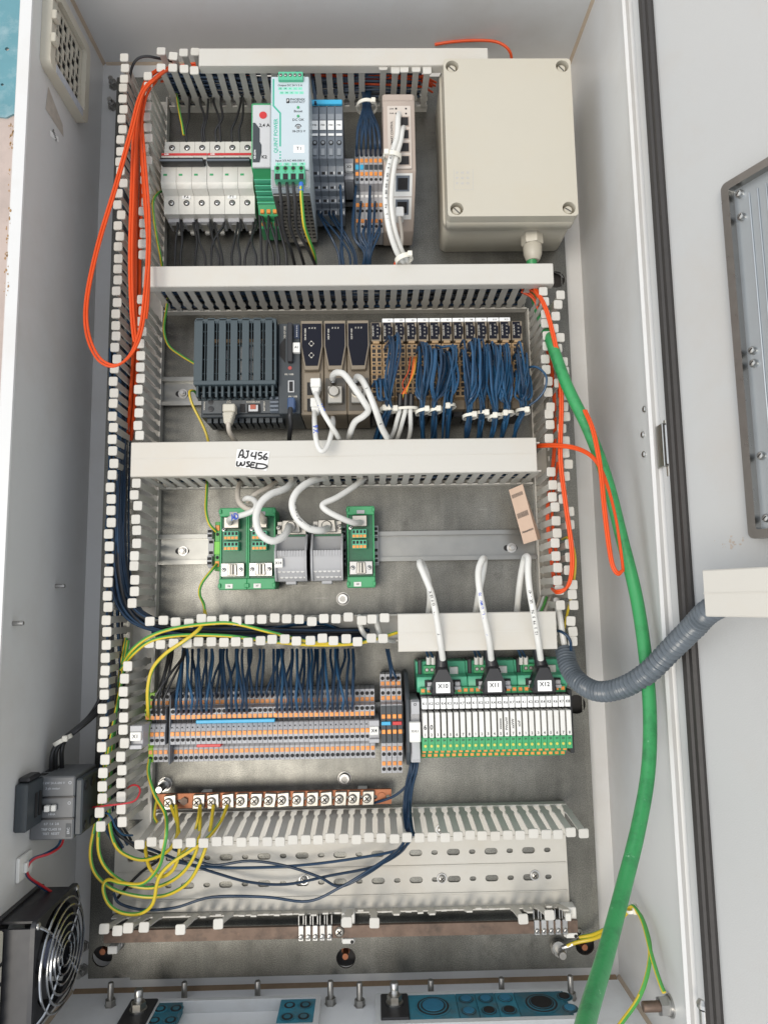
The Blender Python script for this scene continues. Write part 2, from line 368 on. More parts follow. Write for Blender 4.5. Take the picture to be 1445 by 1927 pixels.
for k in range(60):
    y = random.choice([random.uniform(230, 280), random.uniform(470, 560), random.uniform(300, 460)]); p = at(random.uniform(8, 16)+ (560-y)*.03, y, 168.7)
    r = random.uniform(.3, 1.3); rs.sheet([(p[0]+r*math.cos(a)*random.uniform(.5, 1), p[1]+1.8*r*math.sin(a)*random.uniform(.5, 1)) for a in [i*PI/4 for i in range(8)]], [], 168.6, 168.75, RUSTY)
rs.build('rust_spots', enc, kind='stuff')
# door: opened past a right angle, hinged at the right edge
DH = (306, 189); DD = (.431, .902); TH = math.atan2(-DD[1], DD[0])
def atdoor(px, py, t=0):                          # photograph measurement -> (along the door, up) at distance t in front of its inner face
    d = ray(px, py); n = (-DD[1], DD[0]); o = (DH[0]+n[0]*t, DH[1]+n[1]*t)
    k = ((o[0]-CU)*n[0]+(o[1]-CW)*n[1])/(d.x*n[0]+d.z*n[1])
    P = (CU+d.x*k, CV+d.y*k, CW+d.z*k); return ((P[0]-o[0])*DD[0]+(P[2]-o[1])*DD[1], P[1])
def door_part(o, parent=None):
    o.rotation_euler.y = TH; o.location = B(DH[0], 0, DH[1])-(parent.location if parent else Vector((0, 0, 0))); return o
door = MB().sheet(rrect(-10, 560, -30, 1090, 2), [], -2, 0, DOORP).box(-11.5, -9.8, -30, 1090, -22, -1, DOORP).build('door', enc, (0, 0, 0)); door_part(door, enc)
gk = MB().prism([(1.5, .1), (14.5, .1), (15, 4), (13, 6.5), (9, 5.4), (7, 6.8), (2.5, 6.5), (1, 3)], -24, 1084, 'v', RUBBER)
g = gk.build('gasket', door, (0, 0, 0))
sg = MB(); random.seed(9)
for k in range(16):
    s_, v_ = atdoor(random.gauss(1378, 16), random.gauss(1022, 9)); r = random.uniform(.5, 2.2)
    sg.sheet([(s_+r*math.cos(a)*random.uniform(.4, 1), v_+.8*r*math.sin(a)*random.uniform(.4, 1)) for a in [i*PI/4 for i in range(8)]], [], .02, .05+.01*k, SMUDGE)
sg.build('rust_smudge', door, (0, 0, 0), kind='stuff')
# hinge between flange and door
hg = thing('hinge', 'small metal hinge joining the grey cabinet to its open door', 'hinge', (303, 532, 172))
MB().cyl((306, 514, 184), (0, 1, 0), 4.6, 36, STEEL, 16).box(300, 304, 512, 552, 172, 187, STEEL, .6).build('barrel', hg)
MB().cyl((306, 503, 184), (0, 1, 0), 3, 52, NICKEL, 12).build('pin', hg)
MB().box(306, 315, 513, 551, 178, 186, STEEL, 1).build('hinge_leaf', hg)
for i, (px, py) in enumerate([(1213, 770), (1210, 818), (1212, 855)]):
    p = atu(px, py, 300); mb = MB(); screw(mb, p, 3.2, STEEL, (-1, 0, 0)); solo('rivet', mb, ['upper of three small rivets on the right inner wall near the hinge', 'middle of three small rivets on the right inner wall near the hinge', 'lower of three small rivets on the right inner wall near the hinge'][i], 'rivet', p, 'rivets by the hinge')
# operator panel on the door
op = thing('operator_panel', 'steel framed rear side of an operator panel set into the door', 'panel', (0, 0, 0)); door_part(op)
(sa, va), (sb, vb) = atdoor(1367, 355), atdoor(1410, 1016); s0 = (sa+sb)/2+3; s1 = s0+200
MB().sheet(rrect(s0, s1, vb, va, 5), [rrect(s0+7, s1-7, vb+7, va-7, 2)], .2, 9, STAINL).build('frame', op, (0, 0, 0))
MB().box(s0+7, s1-7, vb+7, va-7, .4, 2.2, ALU).build('back_plate', op, (0, 0, 0))
for k in range(7):
    u = s0+20+k*7.5; rb = MB().box(u, u+1.2, vb+28, va-16, 2.2, 3.4, ALU, .4).build('ridge', op, (0, 0, 0))
for px, py in ((1387, 372), (1388, 416), (1414, 663), (1412, 688), (1428, 860), (1440, 976)):
    s, v = atdoor(px, py); mb = MB(); screw(mb, (max(s, s0+13), v, 2.2), 3.4, STEEL, h=4, slot='one'); mb.build('screw', op, (0, 0, 0))
dd = thing('wiring_duct', 'pale wiring duct mounted on the inside of the open door', 'wiring duct', (0, 0, 0), 'wiring ducts'); door_part(dd)
s_, v_ = atdoor(1323, 1073, 82); s2, v2 = atdoor(1326, 1160, 82)
s_ = (s_+s2)/2; DUCT_S = s_; MB().box(s_, s_+170, v2, v_, 79, 83, LID, .8).box(s_, s_+170, v2-.2, v2+1.4, 68, 79.5, LID).box(s_, s_+170, v_-1.4, v_+.2, 68, 79.5, LID).box(s_+.2, s_+170, (v2+v_)/2-.3, (v2+v_)/2+.3, 82.9, 83.3, DUCT).build('duct_cover', dd, (0, 0, 0))
MB().box(s_+2, s_+170, v2+2, v_-2, .3, 2, DUCT).box(s_+2, s_+170, v2+1.6, v2+3, 2, 70, DUCT).box(s_+2, s_+170, v_-3, v_-1.6, 2, 70, DUCT).build('channel', dd, (0, 0, 0))

# ---------------------------------------------------------------- mounting plate with its holes
mp = thing('mounting_plate', 'galvanised steel mounting plate carrying all the electrical devices', 'mounting plate', (0, 0, -3))
RUSTB = mat('brown_dirty_seam', (.30, .21, .13), .7, var=.3, vscale=80)
hl = [circ(*at(193, 1800, 0)[:2], 10.7), circ(*at(651, 1803, 0)[:2], 10.4), circ(*at(1100, 1778, 0)[:2], 10.5), circ(262, 778, 10.5), circ(261.5, 275, 10.5)]
bz = [(-274.5, 0), (-230, 0), (-230, -2.2), (274.5, -2.2), (274.5, 1047), (-274.5, 1047)]
MB().sheet(bz, hl, -2.5, 0, ZINC).box(273, 275.5, 0, 1047, -8, -2, ZINC).box(-275.5, -273, 0, 1047, -8, -2, ZINC).build('plate', mp)
bmq = MB().box(268, 269.2, 6, 1040, 0, .35, ZINC); bmq.build('fold_line', mp)
for i, (px, py, nm) in enumerate([(196, 1788, 'left lower hole'), (650, 1797, 'middle lower hole'), (1098, 1780, 'right lower hole')]):
    p = at(px, py, -6); mb = MB().lathe((p[0], p[1], -19), (0, 0, 1), [(4.5, 0), (4.5, 3), (3.2, 3), (3.2, 17)], COPPER, 14); mb.lathe((p[0], p[1], -19.6), (0, 0, 1), [(17, 0), (17, 2)], RUBBER, 24)  # black disc added under each stud, standing in for shade inside the hole
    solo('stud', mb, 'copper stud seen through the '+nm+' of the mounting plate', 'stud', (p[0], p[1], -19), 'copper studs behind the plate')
for u_, v_ in ((262, 778), (261.5, 275)): MB().lathe((u_, v_, -19.6), (0, 0, 1), [(17, 0), (17, 2)], RUBBER, 24).build('hole_shade_disc', mp)  # added black discs, only there to darken the two holes without studs
for i, (px, py) in enumerate([(215, 160), (213, 199), (157, 1781), (157, 1826)]):
    p = at(px, py, -18); mb = MB(); mb.lathe((p[0], p[1], -20), (0, 0, 1), [(6.5, 0), (6.5, 2), (4.6, 2), (4.6, 9)], DSTEEL, 6).lathe((p[0], p[1], -11), (0, 0, 1), [(3, 0), (3, 6)], STEEL, 10)
    solo('plate_bolt', mb, ['higher', 'lower', 'higher', 'lower'][i]+' hex bolt beside the '+['top', 'top', 'bottom', 'bottom'][i]+' left corner of the mounting plate', 'bolt', (p[0], p[1], -20), 'plate fixing bolts')

# ---------------------------------------------------------------- wiring ducts
PITCH_F = 12.5
def finger_mesh(tip=80., cap=True, brk=None):
    mb = MB(); h = [(3.0, 9), (3.0, 21), (4.6, 24), (4.6, 28), (3.4, 32), (3.5, tip-6), (4.2, tip-2), (4.2, tip)]
    if brk: h = [(a, w) for a, w in h if w < brk]+[(3.0, brk)]
    poly = [(a, w) for a, w in h]+[(-a, w) for a, w in h[::-1]]
    mb.prism(poly, -.8, .8, 'u', DUCT)
    if cap and not brk: mb.prism(rrect(-4.1, 5.1, -4.9, 4.9, 1.6, 3), tip, tip+2.4, 'w', DUCT, .5)
    return mb.mesh('finger', (0, 0, 0))
FING = finger_mesh(); STUB = [finger_mesh(brk=b) for b in (19, 24, 36)]
FLEAN = finger_mesh(74); FPLAIN = finger_mesh(78, False)
def fingers(duct, along, line, a0, a1, inward, skip=(), lean=0., jit=.02, me=None, pitch=PITCH_F, broken=()):
    """along 'v' or 'u'; line = the wall's coordinate across; inward +1/-1 across"""
    me = me or FING; o0 = ORG[duct.name]; k = 0; a = a0
    while a <= a1+.01:
        if not any(s0 <= a <= s1 for s0, s1 in skip):
            o = bpy.data.objects.new('finger', random.choice(STUB) if k in broken else me); C.objects.link(o); o.parent = duct
            q = (line, a, 1.) if along == 'v' else (a, line, 1.)
            o.location = ((q[0]-o0[0])/1000, (q[1]-o0[1])/1000, (q[2]-o0[2])/1000)
            base = 0 if inward > 0 else PI
            if along == 'u': base = -PI/2 if inward > 0 else PI/2
            tw = random.gauss(0, jit); ln = lean+random.gauss(0, jit)
            # turn about w, then lean inwards about the duct's own direction
            o.rotation_euler = (Matrix.Rotation(-base-tw, 3, 'Z') @ Matrix.Rotation(ln, 3, 'Y') @ Matrix.Rotation(random.gauss(0, jit*.6), 3, 'X')).to_euler()
        a += pitch; k += 1
def channel(duct, u0, u1, v0, v1, along, h=11):
    mb = MB().box(u0, u1, v0, v1, .3, 2, DUCT)
    if along == 'v': mb.box(u0-.9, u0+.9, v0, v1, .2, h, DUCT).box(u1-.9, u1+.9, v0, v1, .2, h, DUCT)
    else: mb.box(u0, u1, v0-.9, v0+.9, .2, h, DUCT).box(u0, u1, v1-.9, v1+.9, .2, h, DUCT)
    return mb.build('channel', duct)
def cover(duct, u0, u1, v0, v1, line=None, w=86., lip=12, lab=None):
    mb = MB().box(u0, u1, v0, v1, w-2, w, LID, .7).box(u0, u1, v0-.1, v0+1.4, w-lip, w-1.9, LID).box(u0, u1, v1-1.4, v1+.1, w-lip, w-1.9, LID)
    if line: mb.box(u0+.3, u1-.3, line-.3, line+.3, w-.1, w+.25, DUCT)
    return mb.build('duct_cover', duct, label=lab)
random.seed(11)
G_D = 'wiring ducts'
dl = thing('wiring_duct', 'tall narrow slotted wiring duct along the left edge, stuffed with orange and dark cables', 'wiring duct', (-224, 160, 0), G_D)
channel(dl, -237, -209, 162, 1012, 'v')
fingers(dl, 'v', -236.6, 180, 1012, 1, jit=.012)
fingers(dl, 'v', -209.5, 395.5, 988, 1, skip=((731, 760), (526, 562)), jit=.014)
fingers(dl, 'v', -213, 183, 338, 1, jit=.014, lean=-.045)
dr = thing('wiring_duct', 'narrow slotted wiring duct along the right edge beside the thick green cable', 'wiring duct', (232, 345, 0), G_D)
channel(dr, 223.5, 240.5, 346, 737, 'v')
fingers(dr, 'v', 224.5, 388, 726, 1, skip=((528, 562), (504, 512)), jit=.022)
fingers(dr, 'v', 240, 348, 728, -1, skip=((455, 462),), jit=.03)
dt = thing('wiring_duct', 'short slotted duct along the top edge under a long pale lid', 'wiring duct', (0, 992, 0), G_D)
channel(dt, -206, 110, 999.5, 1013, 'u')
fingers(dt, 'u', 999.5, -195, -150, 1, lean=-.10, jit=.02)
fingers(dt, 'u', 999.5, -145, 42, 1, lean=-.03, jit=.01, me=FPLAIN)
fingers(dt, 'u', 999.5, 54.5, 106, 1, lean=-.11, jit=.015)
fingers(dt, 'u', 1012, -195, -155, -1, lean=.0, jit=.03)
cover(dt, -152, 173, 992.5, 1014)
d1 = thing('wiring_duct', 'slotted duct with clean pale lid below the circuit breakers', 'wiring duct', (0, 735, 0), G_D)
channel(d1, -207, 222, 737.6, 754, 'u', 11)
fingers(d1, 'u', 737.6, -200, 222, 1, jit=.006, lean=.03, me=FPLAIN)
fingers(d1, 'u', 754, -200, 222, -1, jit=.006, me=FPLAIN)
cover(d1, -208.5, 235.5, 733.2, 756.5)
d2 = thing('wiring_duct', 'slotted duct whose pale lid carries the handwritten sticker', 'wiring duct', (0, 544, 0), G_D)
channel(d2, -207, 221, 526.5, 560, 'u', 11)
fingers(d2, 'u', 526.5, -203, 219, 1, jit=.006, me=FPLAIN, lean=.02)
fingers(d2, 'u', 560, -203, 219, -1, jit=.006, me=FPLAIN, lean=.01)
cover(d2, -215.5, 208.6, 526.6, 563, 545.5)
d3 = thing('wiring_duct', 'slotted duct, open and full of dark wires on its left half, lidded on its right', 'wiring duct', (0, 364, 0), G_D)
channel(d3, -200, 222, 350, 378.5, 'u')
fingers(d3, 'u', 378.3, -191.5, 56, -1, skip=((-100, -92),), jit=.014)
fingers(d3, 'u', 378.3, 67, 218, -1, me=FPLAIN, jit=.006)
fingers(d3, 'u', 353.8, -193.2, 56, -1, jit=.014, lean=-.03)
fingers(d3, 'u', 353.8, 67, 218, -1, me=FPLAIN, jit=.006)
cover(d3, 59.2, 221.2, 343, 381, 361.5)
db = thing('wiring_duct', 'wide low duct at the bottom with its lid missing and many fingers snapped off', 'wiring duct', (0, 64, 0), G_D)
mb = MB(); hs = []
for vv in (120.5, 92.5):
    k = 0; u = -232
    while u < 238:
        hs.append(oval(u, vv, 7.2 if k % 2 else 3.6, 3.4 if k % 2 else 2.4)); u += 20.6; k += 1
bv = [(-250, 66), (243, 63.5), (241.8, 170), (-206, 172), (-249, 140)]
mb.sheet(bv, hs, .4, 2.2, DUCT)
for vv in (136, 107, 78): mb.box(-247, 241, vv-1, vv+1, 2.1, 3.3, DUCT, .5)
mb.box(-204, 242, 169, 171, .3, 11, DUCT).box(-248, 243, 63.6, 65, 2, 11, DUCT)
mb.build('channel', db)
fingers(db, 'u', 170, -198, 240, -1, lean=.09, jit=.009, skip=((93, 100),))
FM = FLEAN
fingers(db, 'u', 64.3, -233, 240, 1, lean=.21, jit=.025, me=FM, broken=[5]+[7]+[8]+list(range(10, 12))+list(range(12, 19))+[20]+list(range(22, 33))+[34]+[36, 37, 38], skip=((-183, -176),))
for i, (px, py) in enumerate([(829, 1561), (831, 1653), (1006, 1647), (572, 1655)]):
    p = at(px, py, 3); mb = MB().lathe((p[0], p[1], 2.3), (0, 0, 1), [(5.4, 0), (5.4, 1.2)], STEEL, 18); screw(mb, (p[0], p[1], 3.5), 4, NICKEL)
    solo('duct_screw', mb, ['cross head screw with washer between the fingers of the wide bottom duct', 'cross head screw in the middle of the wide bottom duct floor', 'rightmost cross head screw in the floor of the wide bottom duct', 'cross head screw half hidden by dark wires in the bottom duct'][i], 'screw', (p[0], p[1], 2.3), 'screws in the bottom duct')
# sticker on the second lid
st = thing('sticker', 'white paper sticker with black handwriting on the pale duct lid', 'sticker', at(475, 862, 86))
q = [at(447, 845, 86.3)[:2], at(508, 850, 86.3)[:2], at(502, 886, 86.3)[:2], at(443, 878, 86.3)[:2]]
MB().prism(q, 86.3, 86.6, 'w', WHITE).build('paper', st)
sw = MB()
def pen(pts, k): sw.strip([at(x, y, 86.6)[:2] for x, y in spline2(pts)], 1.75, 86.68+k*.02, INK)
def spline2(p): return [(v.x, v.y) for v in spline([(a, b_, 0) for a, b_ in p], 4)]
ST = [[(449, 862), (453, 850), (457, 847), (458, 855), (456, 862)], [(450, 857), (457, 856)], [(463, 849), (470, 849)], [(467, 849), (466, 859), (461, 862), (459, 858)], [(476, 851), (473, 858), (483, 859)], [(483, 850), (480, 865)], [(494, 852), (488, 852), (487, 857), (492, 858), (492, 863), (486, 864)], [(503, 853), (498, 857), (496, 863), (501, 865), (503, 861), (498, 860)],
      [(447, 868), (446, 876), (451, 876), (454, 870), (455, 876), (460, 874), (461, 868)], [(471, 869), (465, 870), (468, 874), (470, 877), (463, 878)], [(473, 871), (472, 879), (480, 880)], [(472, 875), (479, 875)], [(473, 870), (481, 871)], [(484, 872), (482, 881)], [(482, 872), (497, 874), (503, 878), (495, 882), (480, 881)]]
for i, s in enumerate(ST): pen(s, i)
sw.build('handwriting', st)
# ---------------------------------------------------------------- rails
def rail(label, u0, u1, v, slots=()):
    t = thing('din_rail', label, 'mounting rail', ((u0+u1)/2, v, 0), 'mounting rails')
    pr = [(v-17, 9), (v-17, 7.6), (v-13.6, 7.6), (v-13.6, 1.2), (v+13.6, 1.2), (v+13.6, 7.6), (v+17, 7.6), (v+17, 9), (v+12.2, 9), (v+12.2, 2.6), (v-12.2, 2.6), (v-12.2, 9)]
    MB().prism(pr, u0, u1, 'u', RAILM).build('rail', t)
    for k, (px, py) in enumerate(slots):
        p = at(px, py, 3); mb = MB().sheet(oval(p[0]-1, p[1], 8, 3.4), [], 2.6, 2.75, HOLE); mb.build('slot', t)
        mb = MB().lathe((p[0], p[1], 2.7), (0, 0, 1), [(5.6, 0), (5.6, 1)], STEEL, 18).lathe((p[0], p[1], 3.7), (0, 0, 1), [(4, 0), (4, 3.4)], DSTEEL, 6).lathe((p[0], p[1], 7), (0, 0, 1), [(2.4, 0), (2.4, 2.5)], STEEL, 10); mb.build('bolt', t)
    return t
rail('mounting rail mostly hidden behind the circuit breakers in the top row', -206, 92, 886)
rail('mounting rail with its left end showing beside the slotted processor unit', -208, 205, 641, [(345, 741)])
rail('long bare mounting rail crossing the middle bay with green boards on it', -208, 222, 456, [(345, 1037), (962, 1031)])
rail('mounting rail hidden behind the grey terminals and white relays', -205, 240, 266)

# ---------------------------------------------------------------- circuit breakers
def breaker(u0, label, tag_txt):
    t = thing('circuit_breaker', label, 'circuit breaker', (u0, 842, 9), 'circuit breakers')
    v = 841.
    pr = [(v, 9), (v, 42), (v+21, 44), (v+24, 54), (v+30, 57), (v+46, 57), (v+46.2, 57), (v+66, 57), (v+68, 46), (v+88, 45), (v+88, 9)]
    for i in range(3):
        a = u0+17.4*i
        MB().prism(pr, a+.15, a+17.25, 'u', CREAM, .6).build('pole', t)
        h = MB().lathe((a+8.7, v+13, 42.7), (0, 0, 1), [(3.4, 0), (3.4, 1.2)], HOLE, 16); screw(h, (a+8.7, v+13, 43.2), 2.6, STEEL, h=1.4); h.build('terminal_screw', t)
        h = MB().lathe((a+8.7, v+80, 44.8), (0, 0, 1), [(3.4, 0), (3.4, 1.2)], HOLE, 16); screw(h, (a+8.7, v+80, 45.4), 2.6, STEEL, h=1.2); h.build('terminal_screw', t)
        MB().box(a+3, a+7, v+38, v+40.2, 57, 57.4, GREEN).build('switch_window', t)
        # clamp parts on the sloping underside
        MB().box(a+2, a+15.4, v-5, v+.2, 12, 34, GREY, .8).box(a+5, a+12.4, v-6.5, v-4.8, 16, 30, STEEL, .5).box(a+6, a+11.4, v-9, v-5, 10, 15, CREAM, .6).build('wire_clamp', t)
        MB().cyl((a+8.7, v-5.2, 26), (0, -1, 0), 3.2, 1, HOLE, 12).build('wire_hole', t)
    MB().box(u0+.3, u0+51.9, v+62.6, v+65.4, 56.5, 57.5, RED).build('red_stripe', t)
    MB().box(u0+1, u0+51, v+50, v+57.5, 57, 58, HOLE).build('toggle_slot', t)
    MB().box(u0+1.5, u0+50.5, v+48, v+53, 57.5, 69, BLACK, 1.4, 2).box(u0+1.8, u0+50.2, v+48.2, v+49.8, 68, 70.2, MGREY, .4).build('toggle', t)
    for k in range(2): MB().box(u0+14.6+17.4*k, u0+20+17.4*k, v+57, v+60.5, 57, 60, CREAM, .5).build('toggle_lug', t)
    text(t, 'ABB', (u0+6, v+64, 57.6), 2.8, WHITE)
    a = u0+26; MB().box(a-5, a+5, v+17.5, v+23, 43.2, 44.6, WHITE).build('label', t); text(t, tag_txt, (a, v+20.3, 44.7), 5.6)
    return t
breaker(-200, 'three pole cream circuit breaker marked F2', 'F2')
breaker(-147.6, 'three pole cream circuit breaker marked F1', 'F1')

# ---------------------------------------------------------------- K2 monitoring relay
t = thing('monitoring_relay', 'slim green relay with clear smoky front and red dot, marked K2', 'relay', (-79, 842, 9))
MB().prism([(836, 9), (836, 45), (846, 52), (858, 60), (862, 97), (936, 99), (942, 92), (946, 60), (946, 9)], -90.5, -67.5, 'u', GREEN, .7).build('housing', t)
for i in range(6): MB().box(-90.7, -67.3, 846+i*3.2, 847.4+i*3.2, 50+i*2.5, 56+i*6, TEAL, .3).build('rib', t)
MB().box(-89, -69, 861, 934, 97, 101, mat('clear_cover', (.50, .50, .50), .2, var=.06), 1).build('front_cover', t)
MB().sheet(circ(-77.5, 921, 4.2), [], 101, 101.4, RED).build('red_dot', t)
MB().prism([(-88.5, 866), (-81, 866), (-79, 877), (-79, 886), (-81, 890), (-81, 905), (-86, 912), (-88.5, 912)], 101, 101.3, 'w', DKGREY).build('dark_print', t)
text(t, '2,4 A', (-76, 909, 101.2), 5.4); text(t, 'K2', (-76, 872, 101.4), 5); text(t, 'PSR-ESM4', (-86, 875, 101.5), 2.6, WHITE, 90)
for i in range(3):
    u = -86+i*7.2; MB().box(u-2.2, u+2.2, 838, 842.5, 44, 49.5, ORANGE, .4).build('release_button', t)
    MB().box(u-2.2, u+2.2, 829, 833, 30, 38, ORANGE, .4).build('release_button', t)
MB().box(-90.3, -67.7, 826, 836, 9, 36, GREEN, .6).build('terminal_step', t)

# ---------------------------------------------------------------- power supply
t = thing('power_supply', 'tall pale blue power supply with green terminals, marked T1', 'power supply', (-45.5, 824, 9))
MB().box(-65.8, -25.4, 823.5, 948, 12, 122, PSU, .8).build('housing', t)
MB().box(-65.6, -25.6, 842, 948, 122, 125, PSU, .8).build('front_plate', t)
MB().box(-64.6, -26.4, 823.8, 841.8, 121.9, 123.4, STEEL, .4).build('bezel', t)
# perforated underside
us = MB(); hs = []
for i in range(11):
    for j in range(7):
        w = 22+i*7.6; u = -61.2+j*5.2; hs.append([(u, w), (u+3.5, w), (u+3.5, w+4.6), (u, w+4.6)])
us.sheet([(-65, 14), (-26.2, 14), (-26.2, 112), (-65, 112)], hs, 820.6, 822, DSTEEL, 'v'); us.build('vent_grille', t)
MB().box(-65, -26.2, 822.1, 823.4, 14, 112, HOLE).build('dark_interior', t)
MB().box(-50, -41, 818, 822, 9, 14, DSTEEL, .5).build('rail_foot', t)
MB().box(-57.5, -31.5, 941, 950.5, 118, 129, TEAL, .5).build('output_terminal', t)
MB().box(-61, -29.5, 826.5, 841.5, 123, 133, TEAL, .6).build('input_terminal', t)
for k in range(5): screw(MB().cyl((-54.8+k*5, 946.2, 129), (0, 0, 1), 1.9, .25, HOLE, 12), (-54.8+k*5, 946.2, 129.1), 1.5, DSTEEL, h=.7).build('terminal_screw', t)
for k in range(4):
    u = -57.5+k*8.1; MB().lathe((u, 838.3, 133), (0, 0, 1), [(2.9, 0), (2.9, .2)], GREEN, 14).lathe((u, 838.3, 133.2), (0, 0, 1), [(2, 0), (2, .15)], HOLE, 14).build('terminal_screw', t)
    MB().box(u-2.6, u+2.6, 826.2, 832.5, 132.8, 133.2, HOLE).build('wire_hole', t)
    text(t, ('L1', 'L2', 'L3', 'PE')[k], (u, 834.6, 133.1), 2.2)
W0 = 125.05
gp = MB().prism([(-63.8, 945), (-62.2, 945), (-62.2, 914.5), (-55, 906), (-55, 868), (-56.6, 868), (-56.6, 905.3), (-63.8, 913.8)], W0-.1, W0+.08, 'w', GINK).build('green_line', t)
text(t, 'QUINT POWER', (-60.2, 880, W0), 5.6, GINK, 90); 
MB().box(-56.6, -55, 861, 862.6, W0-.1, W0+.06, GINK).box(-56.6, -55, 857.6, 859.2, W0-.1, W0+.06, GINK).box(-56.6, -55, 854.2, 855.8, W0-.1, W0+.06, GINK).build('green_dots', t)
text(t, 'Output DC 24 V 5 A', (-45.5, 937.5, W0), 3.0)
for r, n, y in ((0, 5, 933.8), (1, 5, 929)):
    for k in range(n): MB().box(-58+k*5.2+r*1.5, -53.6+k*5.2+r*1.5, y-1.5, y+1.5, W0-.1, W0+.06, GPALE).build('print_patch', t); text(t, ('13', '14', '+', '-', '-')[k], (-55.8+k*5.2+r*1.5, y, W0+.1), 2.4)
MB().sheet(rrect(-49.5, -46, 917, 922.5, .8), [], W0-.1, W0+.06, INK).build('maker_mark', t); text(t, 'P', (-47.9, 919.8, W0+.1), 3.6, WHITE)
text(t, 'PHOENIX', (-37.6, 921.2, W0), 3.6, sx=1.0); text(t, 'CONTACT', (-37.6, 918.2, W0), 3.2)
for y in (912, 902): MB().cyl((-37, y, 125), (0, 0, 1), 1.4, .8, GREEN, 12).build('indicator', t)
text(t, 'Boost', (-37, 907.8, W0), 3.8); text(t, 'DC OK', (-37, 898, W0), 3.8)
MB().strip([(-37+3*math.cos(a), 890+3*math.sin(a)) for a in [k*PI/10 for k in range(11)]], .9, W0+.05, INK).cyl((-37, 889.6, 125), (0, 0, 1), 1.9, .5, DSTEEL, 12).build('trim_dial', t)
text(t, '18-29.5 V', (-36.6, 885, W0), 3.6)
MB().box(-42, -30.5, 861, 869.5, W0-.1, W0+.1, WHITE).build('label', t); text(t, 'T1', (-36.2, 865.4, W0+.2), 5.2)
text(t, 'Input 3/3 AC 400-500 V', (-45.6, 852, W0), 3.1)
for k in range(4): MB().box(-60.5+k*8.1, -53.9+k*8.1, 846.6, 849.8, W0-.1, W0+.06, GPALE).build('print_patch', t); text(t, ('L1', 'L2', '(L3)', 'PE')[k], (-57.2+k*8.1, 848.2, W0+.1), 2.6)

# ---------------------------------------------------------------- grey fuse terminals
def fuse_terminal(u0, label, nm):
    t = thing('fuse_terminal', label, 'fuse terminal', (u0, 842, 9), 'grey fuse terminals')
    pr = [(843, 9), (843, 34), (851, 35), (851, 46), (859, 47), (859, 58), (868, 60), (868, 72), (879, 74), (881, 85), (942, 86), (946, 82), (948, 9)]
    MB().prism(pr, u0+.2, u0+8.7, 'u', MGREY, .5).build('housing', t)
    for (y, w) in ((846.5, 34.7), (854.5, 46.3), (863.5, 58.8), (872, 72.6)):
        MB().box(u0+2, u0+5.6, y-2.2, y+2.4, w-.5, w+.25, HOLE).build('wire_hole', t); MB().box(u0+6.6, u0+7.4, y-2.5, y+1, w, w+.4, WHITE).build('print_mark', t)
    MB().box(u0+1, u0+7.9, 914, 925, 86, 86.6, WHITE).build('label', t); text(t, nm, (u0+4.4, 919.5, 86.7), 3.1)
    MB().box(u0+1, u0+7.9, 926, 933, 85.9, 86.5, SMOKE).build('clear_window', t)
    MB().box(u0+1.2, u0+7.8, 907, 909.6, 86, 86.5, WHITE).build('print_mark', t)
    MB().lathe((u0+4.4, 899, 86), (0, 0, 1), [(2.6, 0), (2.6, .3)], HOLE, 14).lathe((u0+4.4, 899, 86.3), (0, 0, 1), [(1.6, 0), (1.6, .2)], SMOKE, 10).build('indicator', t)
    MB().box(u0+2, u0+6.6, 884, 892, 85.8, 86.4, SMOKE, .3).build('latch', t)
    return t
for k, nm in enumerate(('F42', 'F43', 'F44', 'F45')): fuse_terminal(-27+8.9*k, 'narrow dark grey fuse terminal under the blue bridge, marked '+nm, nm)
mb = MB().box(-26.4, 8, 944, 949.5, 84, 88, BLUE, .6); solo('bridge_bar', mb, 'bright blue bridge bar clipped across the tops of the grey fuse terminals', 'bridge bar', (-9, 944, 84))

# ---------------------------------------------------------------- marker clamps with a name tag
def marker(px0, py0, px1, py1, w, txt, label, size):
    a = at(px0, py0, w); b_ = at(px1, py1, w); t = thing('end_clamp', label, 'end clamp', (a[0], b_[1], 9), 'marker end clamps')
    MB().box(a[0], b_[0], b_[1], a[1], 9, w-4, GREY, .6).box(a[0], b_[0], b_[1], b_[1]+4, w-4.2, w, GREY, .5).box(a[0], b_[0], a[1]-6, a[1], w-4.2, w, GREY, .5).build('body', t)
    h = a[1]-b_[1]; m0 = b_[1]+h*.36; m1 = b_[1]+h*.74
    MB().box(a[0]+.6, b_[0]-.6, m0, m1, w-4, w+1.4, WPLAST, .6).build('name_plate', t)
    if txt: text(t, txt, ((a[0]+b_[0])/2, (m0+m1)/2, w+1.5), size)
    return t
marker(648, 298, 666, 337, 52, 'X3', 'small grey clamp with cream name plate marked X3', 4.6)
marker(245, 1366, 267, 1410, 80, 'X1', 'grey clamp with white name plate marked X1 beside the left duct', 5)
marker(694, 1356, 714, 1398, 62, 'X4', 'grey clamp with white name plate marked X4 on the long terminal row', 5)

